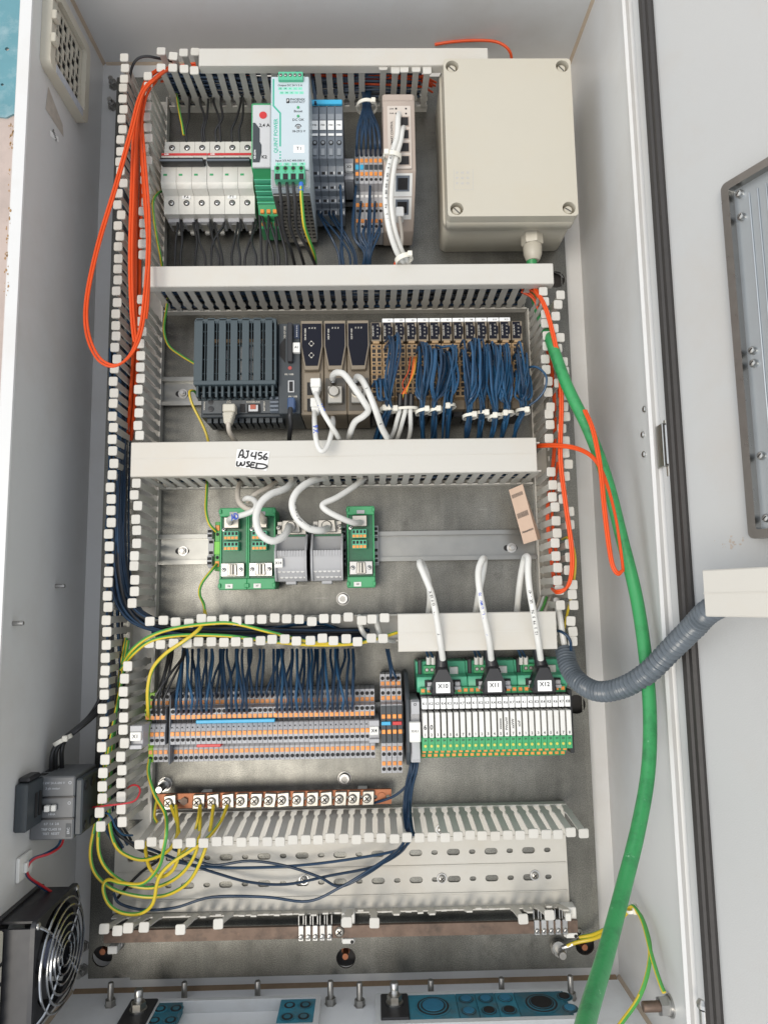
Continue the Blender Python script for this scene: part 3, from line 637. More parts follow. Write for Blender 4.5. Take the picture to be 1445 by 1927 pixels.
# ---------------------------------------------------------------- X3 terminals
def sock(t, u, v, w, r=1.9): MB().lathe((u, v, w-.4), (0, 0, 1), [(r, 0), (r, .55), (r*.75, .56)], HOLE, 12).build('wire_hole', t)
def x3_block(u0, k):
    t = thing('terminal_block', nth(k, 6)+' of the six grey terminals in the X3 block, full of dark wires', 'terminal', (u0, 818, 9), 'X3 terminals')
    t['label'] = 'grey and orange spring terminal in the X3 block, '+nth(k, 6)
    pr = [(819, 9), (819, 38), (868, 41), (869, 56), (909, 57), (914, 52), (914, 9)]
    MB().prism(pr, u0+.15, u0+5.2, 'u', GREY if k else MGREY, .4).build('housing', t)
    for v, w in ((896.5, 56.8), (880.5, 56.4), (852, 40.2), (833, 39)): MB().box(u0+.8, u0+4.5, v-2.3, v+2.3, w-.6, w+.7, ORANGE, .3).build('release_button', t)
    for v, w in ((903, 56.9), (873.8, 56.2), (845, 39.8), (826.5, 38.5)): sock(t, u0+2.7, v, w, 1.8)
    MB().box(u0+.6, u0+4.8, 885.5, 891.5, 56.3, 57.4, BLUE if k < 2 else DKGREY, .3).build('bridge_plug', t)
    MB().box(u0+.8, u0+4.4, 861, 864, 40.4, 41.2, WHITE).build('marker', t)
for k in range(6): x3_block(20.6+5.35*k, k)

# ---------------------------------------------------------------- beige network switch
t = thing('network_switch', 'slim pinkish beige network switch with white cables plugged in', 'network switch', (70, 820, 9))
MB().prism([(818, 9), (818, 42), (857, 98), (938, 100), (946, 92), (950, 80), (950, 9)], 53, 87.5, 'u', SWITCHB, 1).build('housing', t)
MB().box(52.5, 88, 934, 951, 30, 95.5, SWITCHB, 2).build('end_cap', t)
fp = thing
MB().sheet(rrect(57.5, 83, 858.5, 932, 1.2), [], 99.2, 100.4, mat('cream_face_plate', (.54, .48, .42), .45)).build('face_plate', t)
text(t, 'SMART CONTROL', (62.2, 900, 100.5), 3.4, INK, 90); text(t, 'LINK', (62.4, 928.4, 100.5), 2.2); text(t, 'PWR', (62.4, 923, 100.5), 2.2)
for y in (928.6, 922.8): MB().cyl((67.2, y, 100.4), (0, 0, 1), 1.1, .3, HOLE, 10).cyl((78, y, 100.4), (0, 0, 1), 1, .3, HOLE, 10).build('indicator', t)
for k in range(4):
    y = 861.5+k*15.2; MB().box(68, 81.5, y, y+12.6, 99, 100.9, SWITCHB, .4).box(69.2, 80.2, y+1.2, y+11, 100.6, 101.1, HOLE).build('port', t)
# sloping lower face with two sockets
def slope_w(v): return 42+(v-818)/39*56+.4
for v, used in ((849, False), (834, True)):
    mb = MB()
    def sq(u0, u1, v0, v1, up, m): mb.face([(u0, v0, slope_w(v0)+up), (u1, v0, slope_w(v0)+up), (u1, v1, slope_w(v1)+up), (u0, v1, slope_w(v1)+up)], m)
    sq(63, 84, v-8, v+6.5, .3, WPLAST); sq(66, 81, v-5, v+5, .7, MGREY); sq(68, 79, v-4, v+3.4, 1.0, HOLE); mb.build('port', t)

# ---------------------------------------------------------------- junction box
t = thing('junction_box', 'large closed cream plastic junction box with four corner screws', 'junction box', (193, 900, 0))
MB().prism(rrect(121, 267, 813.5, 1003, 8), .3, 58, 'w', BEIGE, 1.2).build('base', t, sharp=50)
MB().prism(rrect(119.5, 267.5, 809.5, 1003, 9), 57, 66, 'w', BEIGE, 1.4).build('rim', t, sharp=50)
cs = [(131, 985.5), (254.5, 985.5), (131.5, 816.5), (254, 816.5)]
mb = MB().prism(rrect(121.5, 264, 807.5, 995, 4), 64, 80, 'w', BEIGE, 1)
mb.sheet(rrect(121.5, 264, 807.5, 995, 4), [circ(a, c, 7.2, 24) for a, c in cs], 80.2, 92.5, BEIGE); mb.build('lid', t, sharp=50)
for a, c in cs:
    mb = MB().lathe((a, c, 80.3), (0, 0, 1), [(6.9, 0), (6.9, 1)], BEIGE, 24).lathe((a, c, 81.3), (0, 0, 1), [(4.6, 0), (4.6, 7), (4, 7.6)], BEIGE, 20)
    ang = random.uniform(-.9, -.4); e = Vector((math.cos(ang), math.sin(ang), 0)); f = Vector((-e.y, e.x, 0)); o = Vector((a, c, 89))
    mb.face([o-e*4-f*.6, o+e*4-f*.6, o+e*4+f*.6, o-e*4+f*.6], INK); mb.build('lid_screw', t)
MB().strip([at(854, 318, 92.6)[:2], at(854, 357, 92.6)[:2], at(890, 357, 92.6)[:2], at(890, 318, 92.6)[:2]], .35, 92.58, GREY).build('moulded_mark', t)
emb = MB()
for k in range(9): p = at(860+k % 3*10, 325+k//3*10, 92.6); put_text(emb, ('IP', '65', '55')[k % 3], (p[0], p[1], 92.62), 3.4, GREY)
emb.build('moulded_text', t)
t = thing('cable_gland', 'cream plastic cable gland under the junction box', 'cable gland', (225, 813, 40))
MB().lathe((225, 813.4, 40), (0, -1, 0), [(12.5, 0), (12.5, 11), (11.8, 12)], BEIGE, 6, .3).build('hex_nut', t)
MB().lathe((225, 801, 40), (0, -1, 0), [(10.5, 0), (11, 3), (10.5, 11), (8.4, 17), (7, 19)], BEIGE, 20).build('cap', t)
# ---------------------------------------------------------------- processor unit
t = thing('processor_unit', 'slate grey processor unit with a slotted vent cover and network sockets', 'controller', (-100, 594, 9))
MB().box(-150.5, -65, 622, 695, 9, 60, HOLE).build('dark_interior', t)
inn = MB(); LGREY0 = mat('pale_heat_sink', (.42, .42, .41), .4, metal=.3)
for k in range(5): inn.box(-122+k*9, -117+k*9, 627, 664+k*3, 59, 80, LGREY0, .5)
inn.box(-140, -80, 676, 680, 59, 70, TAN).box(-128, -124, 630, 668, 59, 72, GREY).box(-88, -85, 628, 660, 59, 72, GREY).build('inner_board', t)
MB().box(-151, -64.5, 691, 696, 30, 88, CPUG, .6).box(-151, -64.5, 623, 627.5, 30, 90, CPUG, .6).box(-151, -149, 625, 693, 30, 89, CPUG).box(-66.5, -64.5, 625, 693, 30, 89, CPUG).build('cover_frame', t)
for k in range(7):
    u = -145.8+k*12.25; MB().prism([(u-2.9, 629), (u-2.9, 688), (u-4.6, 693.5), (u+4.6, 693.5), (u+2.9, 688), (u+2.9, 629), (u+4.6, 624.5), (u-4.6, 624.5)], 86.5, 89.6, 'w', CPUG, .7).box(u-4, u+4, 694, 697, 84, 88, CPUG, .5).build('vent_slat', t)
    if k < 6: MB().box(u+5.7, u+6.6, 626, 693, 85, 88, CPUG, .2).build('vent_bar', t)
for k in range(4): MB().box(-149, -66, 636+k*15.5, 637.1+k*15.5, 82, 85, CPUG).build('cross_bar', t)
mb = MB()
for k in range(13): mb.box(-149+k*6.6, -146.5+k*6.6, 611, 623, 72, 86-(k % 2), CPUG, .2)
mb.box(-150, -65, 611, 612.5, 70, 74, CPUG).box(-150, -65, 617, 618, 72, 80, CPUG).build('vent_grille', t)
MB().box(-148, -62, 594, 622.5, 9, 66, DKGREY, .6).build('lower_housing', t)
MB().prism([(597, 66), (597, 70), (613, 72), (613, 66)], -146, -58, 'u', DKGREY, .4).build('port_panel', t)
for k in range(12): MB().box(-143+k*7, -138+k*7, 589, 597, 30, 60, DKGREY, .3).build('lower_rib', t)
for u, v in ((-136.5, 609.5), (-136.5, 602)): MB().lathe((u, v, 70.5), (0, 0, 1), [(3, 0), (3, 1.2), (1.6, 1.3), (1.6, 1.6)], BLACK, 16).build('dial', t)
for u in (-117.5, -90.5): MB().box(u-7, u+7, 597.5, 606.5, 70, 71.9, HOLE).build('port', t)
MB().box(-105.5, -100, 598, 607, 70.4, 71.6, HOLE).build('card_slot', t)
MB().box(-96, -85.5, 598, 605.5, 71, 73.4, STEEL, .3).box(-94, -88, 600.5, 605.5, 73, 74.2, mat('brick_red_plastic', (.40, .10, .06)), .3).build('socket_insert', t)
for k in range(4): MB().prism([(596.5+k*4.4, 70), (598+k*4.4, 75), (600.5+k*4.4, 75), (600.6+k*4.4, 70)], -73, -59.5, 'u', MGREY, .3).build('key_step', t)
PRN = mat('pale_print', (.55, .52, .45), .5)
for s, u, v in (('IF2', -117, 611.4), ('ETH', -117, 608.6), ('IF3', -91, 611.4), ('POWERLINK', -91, 608.6)): text(t, s, (u, v, 72.4), 2.6, PRN)
text(t, 'BATTERY', (-79, 604, 72.6), 2.6, PRN, 90); text(t, 'STATION', (-143, 605, 72.4), 2.2, PRN, 90)
MB().box(-63.5, -40.2, 594, 694, 9, 78, DKGREY, .8).build('side_housing', t)
MB().box(-53, -47.6, 649, 692, 78, 86, BLACK, .6).build('card_lever', t)
MB().prism([(-62, 658), (-56, 650), (-56, 678), (-62, 670)], 77.8, 78.6, 'w', HOLE).build('card_recess', t)
MB().box(-46.5, -40.6, 676.5, 692, 78, 79.2, mat('navy_window', (.02, .03, .06), .2)).build('display_window', t)
text(t, 'X20 CP 3585', (-56.5, 684, 78.2), 2.6, PRN, 90)
for k in range(6): text(t, 'RERSPF'[k], (-43.5, 679+k*2.2, 79.4), 1.9, WHITE)
MB().box(-47.5, -39.8, 659.5, 670.5, 78, 84, WPLAST, .5).build('label', t); text(t, 'A1', (-43.4, 665, 84.1), 3.6)
MB().cyl((-51, 644, 78), (0, 0, 1), 2, .8, mat('dull_red_button', (.42, .07, .06)), 12).build('reset_button', t)
text(t, 'IF5 / USB', (-52, 637, 78.2), 2.5, PRN); text(t, 'IF4 / USB', (-48, 612.5, 78.2), 2.5, PRN)
MB().box(-53, -46.5, 617, 630, 78, 79, STEEL).box(-51.8, -47.7, 618.2, 628.8, 78.9, 79.3, HOLE).build('usb_socket', t)
# interface modules
NAVY = mat('navy_label_film', (.008, .009, .016), .5, var=.03, spec=.15)
def if_module(u0, label, kind):
    t = thing('interface_module', label, 'interface module', (u0+12, 594, 9), 'taupe interface modules')
    MB().box(u0+.2, u0+24.5, 594, 697, 9, 72, TAUPE, .8).build('housing', t)
    MB().prism([(u0+.6, 696.5), (u0+24.1, 696.5), (u0+24.1, 668), (u0+20, 641.5), (u0+4.6, 641.5), (u0+.6, 668)], 71.5, 79, 'w', TAUPE, .6).build('front_shield', t)
    MB().prism([(u0+1.8, 693), (u0+22.9, 693), (u0+22.9, 668), (u0+18.8, 646), (u0+5.8, 646), (u0+1.8, 668)], 78.6, 79.4, 'w', NAVY).build('label_film', t)
    text(t, 'X20 BC 8083' if kind == 0 else 'X20 IF 1030', (u0+5.6, 681, 79.5), 2.4, PRN, 90)
    for i in range(3): text(t, 'RS', (u0+10+i*3, 688, 79.5), 1.8, PRN, 90)
    if kind == 0:
        for v in (670.5, 657.5): MB().sheet([(u0+9, v), (u0+12, v+3.4), (u0+15, v), (u0+12, v-3.4)], [], 79.3, 79.7, PRN).cyl((u0+12, v, 79.7), (0, 0, 1), 2, .3, NAVY, 12).build('dial', t)
        MB().box(u0+3, u0+21, 598, 640, 71.8, 74.5, TAUPE, .6).build('lower_front', t)
        for v in (622, 604): MB().box(u0+7, u0+18, v-7, v+7, 74, 75, HOLE).build('port', t)
    else:
        MB().box(u0+1.5, u0+23, 598, 634, 71.8, 73, mat('deep_taupe', (.09, .08, .065), .5)).build('lower_front', t)
        MB().box(u0+4, u0+20, 604, 623, 73, 82, NICKEL, .8).build('plug_shell', t)
        MB().lathe((u0+11, 616, 82), (0, 0, 1), [(6, 0), (6, 3), (5, 4.4)], NICKEL, 20).build('plug_collar', t)
        mb = MB(); screw(mb, (u0+10, 628.5, 73), 3.2, STEEL, h=9, slot='one'); mb.build('plug_screw', t)
    return t
if_module(-40, 'taupe interface module with two dials and white network plugs', 0)
if_module(-15, 'taupe interface module beside the one with dials, grey cable looping from its metal plug', 1)
if_module(9.9, 'taupe interface module next to the tan connector slices, white cable in its metal plug', 1)
# input and output slices
def slice_proto(u0):
    t = thing('io_slice', '', 'module slice', (u0, 594, 9), 'tan and black input output slices')
    MB().box(u0+.2, u0+12.5, 600, 696, 9, 66, TAUPE, .5).build('housing', t)
    MB().box(u0+.8, u0+12, 672.5, 694, 65, 79, TAUPE, .5).build('front_frame', t)
    MB().prism([(u0+1.4, 693), (u0+9.6, 693), (u0+9.6, 689), (u0+11.2, 688), (u0+11.2, 680), (u0+9.6, 679), (u0+9.6, 674.5), (u0+1.4, 674.5)], 78.8, 79.6, 'w', NAVY).build('label_film', t)
    text(t, 'X20 DI 9371', (u0+3, 684, 79.7), 2.3, PRN, 90)
    for i in range(4): text(t, '12', (u0+7.6, 678+i*4, 79.7), 1.9, PRN)
    MB().box(u0+2.6, u0+9.6, 669.6, 672.6, 66, 80.5, TAN, .4).build('latch', t)
    hs = []
    mb = MB().box(u0+.3, u0+12.4, 610, 669.5, 60, 79, TAN, .5); mb.build('clamp_body', t)
    for r in range(6):
        for c in range(2):
            a = u0+.9+c*5.8; y = 612+r*9.6
            MB().box(a, a+5, y+4.3, y+8.2, 78, 80.4, TAN, .3).box(a+1, a+4, y+5.2, y+7.4, 80, 80.55, HOLE).build('clamp_lever', t)
            MB().box(a+.6, a+4.5, y-.4, y+3.6, 78.5, 79.2, HOLE).build('wire_hole', t)
    MB().box(u0+1, u0+11.5, 594, 609.8, 20, 56, BLACK, .5).build('lower_housing', t)
    return t
pr0 = slice_proto(35.6); NM = ['', 'X1', 'X3', 'X5', 'X2', 'X6', 'X7', 'X5', 'X8', 'X9', 'X10', 'X12', '']
for k in range(13):
    o = pr0 if k == 0 else dup(pr0, 12.72*k)
    o['label'] = 'narrow black and tan connector slice, '+nth(k, 13)+' in the wired row'
    if 0 < k < 12:
        u = 35.6+12.72*k; MB().box(u+.4, u+12.3, 694.2, 698.6, 60, 78, WHITE, .3).build('label', o); text(o, NM[k], (u+8, 696.3, 78.1), 2.6)

# ---------------------------------------------------------------- middle bay: boards on the rail
def end_clamp(px0, px1, label):
    a = at(px0, 998, 24)[0]; b_ = at(px1, 998, 24)[0]
    t = thing('end_clamp', label, 'end clamp', ((a+b_)/2, 435, 9), 'plain end clamps')
    MB().box(a, b_, 434, 479, 4, 20, GREY, .5).box(a+.4, b_-.4, 466, 478, 19.5, 27, GREY, .6).box(a+.4, b_-.4, 436, 447, 19.5, 27, GREY, .6).build('body', t)
    for v in (474.5, 469.5, 463, 451, 444, 439): MB().box(a+1, b_-1, v-1.6, v+1.6, 19.8, 27.25 if v > 465 or v < 448 else 20.3, HOLE).build('hole', t)
end_clamp(391, 402, 'plain grey end clamp left of the green and yellow earth terminal')
end_clamp(574, 583, 'plain grey end clamp between the two grey plug terminals')
end_clamp(643, 652, 'plain grey end clamp left of the lone green board')
end_clamp(703, 712, 'plain grey end clamp right of the lone green board')
t = thing('earth_terminal', 'green and yellow earth terminal with orange buttons at the left end of the boards', 'terminal', (-134, 440, 9))
MB().box(-138, -132.4, 430, 484, 9, 36, W_GRN, .5).box(-138.3, -132.2, 448, 462, 9, 37, mat('bright_green_plastic', (.16, .52, .05), .4), .4).build('housing', t)
for v in (477, 437.5): MB().box(-137.4, -133, v-3, v+3, 35.5, 36.8, ORANGE, .3).build('release_button', t)
for v in (470, 444.5): sock(t, -135.2, v, 36.2, 1.8)
def board(u0, label, tagt):
    t = thing('terminal_board', label, 'interface board', (u0+15, 410, 9), 'green plug boards on the rail')
    MB().box(u0, u0+30, 409.5, 497, 9, 38, GREEN, 1).box(u0-.2, u0+30.2, 409, 421, 37, 45, GREEN, .8).box(u0-.2, u0+30.2, 488.5, 498, 37, 45, GREEN, .8).box(u0, u0+1.8, 420, 489, 37, 42, GREEN, .4).box(u0+28.2, u0+30, 420, 489, 37, 42, GREEN, .4).build('carrier', t)
    for q in ((u0-.6, 411), (u0+27.6, 411), (u0-.6, 491.5), (u0+27.6, 491.5)): MB().box(q[0], q[0]+3, q[1], q[1]+4.5, 40, 47.5, GREEN, .6).build('latch', t)
    MB().box(u0+1.9, u0+28.1, 421, 488.4, 38, 40, PCB).build('circuit_board', t)
    for y in (462.5, 451):
        MB().box(u0+5.5, u0+21.5, y, y+9.5, 40, 50, TEAL, .4).build('plug_body', t)
        for k in range(4): MB().box(u0+6.1+k*3.9, u0+9.2+k*3.9, y+.6, y+3.6, 49.6, 50.8, ORANGE, .3).box(u0+6.4+k*3.9, u0+8.9+k*3.9, y+5.2, y+8.4, 49.8, 50.2, HOLE).build('release_button', t)
    MB().box(u0+2.5, u0+27.5, 423, 437.5, 40, 48, STEEL, .5).prism([(u0+9.5, 424), (u0+20.5, 424), (u0+19.5, 436.5), (u0+10.5, 436.5)], 48, 50.5, 'w', NICKEL, .6).build('cable_clamp', t)
    mb = MB().lathe((u0+15, 425, 50.5), (0, 1, 0), [(2.2, 0), (2.2, 10.5)], NICKEL, 14); mb.build('clamp_roll', t)
    for k in (6, 24): mb = MB(); screw(mb, (u0+k, 430.5, 48), 2.5, STEEL, h=1.2); mb.build('clamp_screw', t)
    MB().box(u0+6, u0+22, 475, 487, 40, 52, NICKEL, .6).build('plug_shell', t)
    mb = MB(); screw(mb, (u0+4.2, 474.5, 40), 2.6, STEEL, h=3); mb.build('board_screw', t)
    MB().box(u0+7, u0+15, 410.3, 415.3, 45, 45.8, WPLAST, .2).build('label', t); text(t, tagt, (u0+11, 412.8, 45.9), 2.6)
    MB().box(u0+11, u0+19.5, 489.5, 493.5, 45, 45.8, GREY, .2).build('marker', t)
    return t
board(-131.3, 'green plug board next to the earth terminal, marker written cable in its socket', 'X6')
board(-101, 'green plug board between another green board and the grey plug terminals', 'X7')
board(7, 'lone green plug board right of the grey plug terminals', 'X8')
LGREY = mat('light_grey_plastic', (.38, .38, .385), .45, var=.05)
def dsub(u0, label):
    t = thing('plug_terminal', label, 'plug terminal', (u0+17, 417, 9), 'grey plug terminals')
    w = 34.4
    MB().prism([(417, 9), (417, 48), (430, 56), (441, 58), (449, 58), (451, 44), (463, 40), (466, 40), (466, 9)], u0, u0+w, 'u', LGREY, .5).build('housing', t)
    for a in (u0, u0+w-2.2): MB().prism([(417, 30), (417, 52), (430, 59.5), (449, 61), (468, 46), (468, 30)], a, a+2.2, 'u', LGREY, .4).build('cheek', t)
    MB().box(u0+1, u0+w-1, 466, 471, 9, 42, PCB).build('circuit_board', t)
    MB().box(u0+1.5, u0+w-1.5, 467.5, 482, 38, 47, NICKEL, .6).build('socket_frame', t)
    MB().prism([(u0+6.5, 469), (u0+27.5, 469), (u0+26, 482.5), (u0+8, 482.5)], 47, 55, 'w', NICKEL, .8).build('plug_shell', t)
    MB().lathe((u0+17.2, 475.5, 54), (0, 0, 1), [(5.8, 0), (5.8, 3.4), (4.8, 4.4)], NICKEL, 20).build('plug_collar', t)
    for k in (3.4, 31): mb = MB(); screw(mb, (u0+k, 475, 47), 3, NICKEL, h=5, slot='one'); mb.build('plug_screw', t)
    for k in range(10): MB().box(u0+2.6+k*3, u0+4.9+k*3, 443, 449.5, 57.6, 58.5, LGREY, .2).build('rib', t)
    for k in range(6):
        for r in range(2):
            u = u0+5+k*4.9+r*2.4; v = 427.5-r*6
            if u < u0+w-2: MB().lathe((u, v, 53.5-r*3.7), (0, .45, .9), [(2.1, 0), (2.1, .9)], WPLAST, 14).build('test_button', t)
    MB().box(u0+11, u0+22, 413.6, 417.2, 30, 47, LGREY, .5).build('foot_catch', t)
    return t
d = dsub(-70, 'grey plug terminal with cream X14 tag, white cable curling out of its metal plug')
MB().box(-69.4, -60.5, 431, 441, 60, 63, WPLAST, .5).build('name_plate', d); text(d, 'X14', (-65, 436, 63.1), 3.8)
dsub(-31.5, 'grey plug terminal without a tag, between two plain grey end clamps')
for i, (px, py) in enumerate([(645, 1127), (648, 1466)]):
    p = at(px, py, 4); mb = MB().lathe((p[0], p[1], 0), (0, 0, 1), [(7.6, 0), (7.6, 1.2)], DSTEEL, 18).lathe((p[0], p[1], 1.2), (0, 0, 1), [(6.2, 0), (6.2, 3), (5.4, 4.2), (3.3, 4.2), (3, 2.8)], STEEL, 20).lathe((p[0], p[1], 4), (0, 0, 1), [(3, 0), (3, .25)], DSTEEL, 6)
    solo('plate_screw', mb, ['socket head screw in the bare plate below the lone green board', 'socket head screw in the bare plate above the copper earth bar'][i], 'screw', (p[0], p[1], 0), 'socket screws in the plate')
p = at(312, 1475, 0); mb = MB().lathe((p[0], p[1], 0), (0, 0, 1), [(7.5, 0), (7.5, 1.6)], STEEL, 20).lathe((p[0], p[1], 1.6), (0, 0, 1), [(6.6, 0), (6.6, 7)], STEEL, 6).lathe((p[0], p[1], 8.6), (0, 0, 1), [(4, 0), (4, 16), (3.3, 17)], STEEL, 16)
solo('stud_bolt', mb, 'shiny threaded stud with hex nut above the left end of the copper bar', 'bolt', (p[0], p[1], 0))
# folded paper tag
t = thing('paper_tag', 'folded tan paper tag with fine print leaning against the right duct', 'paper tag', at(990, 1020, 15))
A, Bq, Cq, Dq = at(957, 922, 44), at(983, 911, 52), at(1011, 1016, 46), at(985, 1024, 40)
def slab(a, b_, c, d, th, m):
    mb = MB(); n = (Vector(b_)-Vector(a)).cross(Vector(d)-Vector(a)).normalized()*th
    if n.z > 0: n = -n
    P = [Vector(x) for x in (a, b_, c, d)]; bt = [x+n for x in P]
    mb.face(P, m); mb.face(bt[::-1], m)
    for i in range(4): mb.face([P[i], bt[i], bt[(i+1) % 4], P[(i+1) % 4]], m)
    bmesh.ops.remove_doubles(mb.bm, verts=mb.bm.verts, dist=.001); return mb
slab(A, Bq, Cq, Dq, 1.2, CARD).build('front_leaf', t)
slab(tuple(Vector(Bq)+Vector((0, 0, -2))), at(994, 945, 40), at(1018, 1014, 34), tuple(Vector(Cq)+Vector((0, 0, -2))), 1.0, CARD).build('rear_leaf', t)
n = (Vector(Bq)-Vector(A)); n2 = Vector(Dq)-Vector(A); ex = n.normalized(); nn = ex.cross(n2.normalized()); nn = nn if nn.z > 0 else -nn
pt = MB(); ey = n2.normalized()
for k in range(6): 
    for s in range(2): put_text(pt, 'lorem'.upper()[0:0]+('||||||||||' if s else '|||||||'), Vector(A)+n*(.15+.13*k)+n2*(.14+.36*s)+nn*.2, 2.2, INK, -ey, ex)
put_text(pt, 'Attention', Vector(A)+n*.5+n2*.8+nn*.2, 3.4, INK, ex, -ey); pt.build('printed_text', t)
# ---------------------------------------------------------------- long terminal row
def tb_proto(u0, lab, grp, body):
    t = thing('terminal_block', lab, 'terminal', (u0, 230, 9), grp)
    pr = [(230.4, 9), (230.4, 42), (245.5, 44), (248, 40), (249.6, 40), (250.5, 56), (261, 58), (271, 55), (272, 50), (275, 50), (276, 56), (287.2, 58), (287.6, 42), (301.6, 42), (301.6, 9)]
    MB().prism(pr, u0+.12, u0+5.1, 'u', body, .35).build('housing', t)
    for v, w in ((241, 43.4), (261.6, 57.9), (278.4, 56.5), (291, 42)): MB().box(u0+.8, u0+4.5, v-2.1, v+2.1, w-.8, w+.7, ORANGE, .3).build('release_button', t)
    for v, w in ((234.6, 42.7), (255.6, 57.1), (284, 57.9), (297.2, 42)): sock(t, u0+2.65, v, w, 2.05)
    MB().box(u0+.7, u0+4.6, 271.6, 274.6, 49.6, 52, HOLE).build('bridge_slot', t)
    for a, v in ((1.6, 267.6), (3.5, 266.2)): MB().cyl((u0+a, v, 55.8), (0, 0, 1), .8, .5, HOLE, 8).build('test_hole', t)
    return t
P0 = tb_proto(-177, '', 'terminals of the long X4 row', GREY)
def nth40(k, n):
    if k < 30 and k < n/2: return ORD[k+1]+' from the left end'
    return 'rightmost' if k == n-1 else ORD[n-k]+' from the right end'
X4U = [-177+5.29*k for k in range(40)]
for k in range(40):
    o = P0 if k == 0 else dup(P0, 5.29*k); o['label'] = 'grey spring terminal of the long X4 row, '+nth40(k, 40)
MB().box(-177.9, -177, 231, 301, 9, 57, MGREY, .2).build('end_plate', P0)
G4 = mat('green_yellow_terminal', (.30, .55, .05), .45)
Q0 = tb_proto(-203.4, 'green and yellow earth terminal at the left end of the X1 terminals', 'terminals of the short X1 group', G4)
Q1 = dup(P0, -203.4+5.3+177, label=''); Q1['group'] = 'terminals of the short X1 group'
for ch in list(Q1.children):
    if ch.name.startswith('end_plate'): bpy.data.objects.remove(ch)
for k in range(3):
    o = Q1 if k == 0 else dup(Q1, 5.3*k); o['label'] = 'grey spring terminal in the short X1 group, '+['next to the green and yellow one', 'middle of the three grey ones', 'rightmost of the group'][k]
mb = MB().box(-180.6, -178.6, 231, 296, 9, 50, BLACK, .4); solo('end_plate', mb, 'thin dark separator plate between the X1 terminals and the long X4 row', 'separator plate', (-179.6, 231, 9))
ub = 0
solo('bridge_bar', MB().box(X4U[5]+.3, X4U[20]+2, 271.7, 275.2, 50, 59, BLUE, .5), 'long bright blue bridge bar lying along the X4 terminal row', 'bridge bar', (X4U[5], 272, 50))
solo('bridge_bar', MB().box(X4U[5]+.3, X4U[10]-1, 247.2, 250.4, 40, 55, RED, .5), 'short red bridge bar low on the X4 terminal row', 'bridge bar', (X4U[5], 248, 40))
# four wide distribution terminals
def dist_block(u0, k):
    t = thing('distribution_terminal', ['leftmost', 'second from the left', 'third from the left', 'rightmost'][k]+' of the four tall distribution terminals between X4 and the relays', 'terminal', (u0, 212, 9), 'tall distribution terminals')
    pr = [(212.6, 9), (212.6, 34), (229, 36), (230, 42), (246, 44), (247, 55), (287, 57), (288, 44), (302, 44), (303, 34), (316, 34), (316, 9)]
    MB().prism(pr, u0+.15, u0+5.4, 'u', GREY, .4).build('housing', t)
    MB().box(u0+.3, u0+5.2, 248, 286, 55, 57.6, DKGREY, .3).build('dark_band', t)
    for v, w in ((223, 35.6), (240, 43.6), (259.6, 57.4), (275, 57.4), (292, 44), (306, 34)): MB().box(u0+.9, u0+4.7, v-2.1, v+2.1, w-.8, w+.8, ORANGE, .3).build('release_button', t)
    for v, w in ((217, 34.8), (234, 42.8), (253, 57.2), (281, 57.3), (297.2, 44), (311.4, 34)): sock(t, u0+2.8, v, w, 2)
    if k in (0, 2): MB().box(u0+.6, u0+10.2, 266.5, 270, 57, 60, BLUE if k == 0 else RED, .3).build('bridge_plug', t)
    else: pass
for k in range(4): dist_block(40.6+5.75*k, k)

# ---------------------------------------------------------------- relay carriers
t = thing('connection_unit', 'grey connection head with cream X10.1 plate at the left end of the white relays', 'relay base', (76, 229, 9))
MB().prism([(226, 9), (226, 58), (240, 66), (293, 66), (300, 60), (318, 40), (318, 9)], 66.5, 70.5, 'u', DKGREY, .6).build('end_wall', t)
MB().box(71, 81, 229, 292, 9, 62, GREY, .8).box(72, 80.6, 278, 291, 62, 68, GREY, .6).box(72, 80.6, 232, 252, 60, 65, GREY, .6).build('housing', t)
MB().box(69.5, 81, 251, 271, 62, 72, WPLAST, .8).build('name_plate', t); text(t, 'X10.1', (75.2, 262, 72.1), 3.2); text(t, 'O', (76, 288, 68.1), 4)
MARK = {0: '6', 1: '0'}
RU = [81.9+6.36*k for k in range(24)]
def relay_proto(u0):
    t = thing('relay', '', 'relay', (u0, 229, 9), 'slim white relays')
    MB().prism([(229.5, 9), (229.5, 44), (236, 50), (236.5, 54), (242, 60), (243, 76), (256, 76.5), (256, 9)], u0+.12, u0+6.24, 'u', GREEN, .35).build('base', t)
    MB().box(u0+.12, u0+6.24, 256, 297, 9, 62, BLACK, .3).build('carrier', t)
    MB().box(u0+1, u0+5.7, 256.4, 281.2, 60, 78.5, WPLAST, .5).build('relay_body', t)
    MB().box(u0+.7, u0+6.1, 284.2, 295.2, 60, 76, WHITE, .4).build('label', t)
    MB().box(u0+.12, u0+6.24, 296.5, 304, 9, 60, GREEN, .4).build('terminal_step', t)
    MB().cyl((u0+3.1, 248, 76.3), (0, 0, 1), 1.4, .8, mat('yellow_lamp', (.60, .55, .10), .3), 10).build('indicator', t)
    for v, w in ((300.8, 60), (239.4, 57.3), (233.4, 47.6)): MB().box(u0+1.2, u0+5, v-1.8, v+1.8, w-1, w+.9, ORANGE, .3).build('release_button', t)
    text(t, '24', (u0+3.2, 253.4, 76.8), 2.6)
    return t
R0 = relay_proto(RU[0])
for k in range(24):
    o = R0 if k == 0 else dup(R0, 6.36*k)
    m_, j = divmod(k, 8); o['label'] = 'slim white relay tagged K%d under the %s plug' % (j+1, ('X10', 'X11', 'X12')[m_])
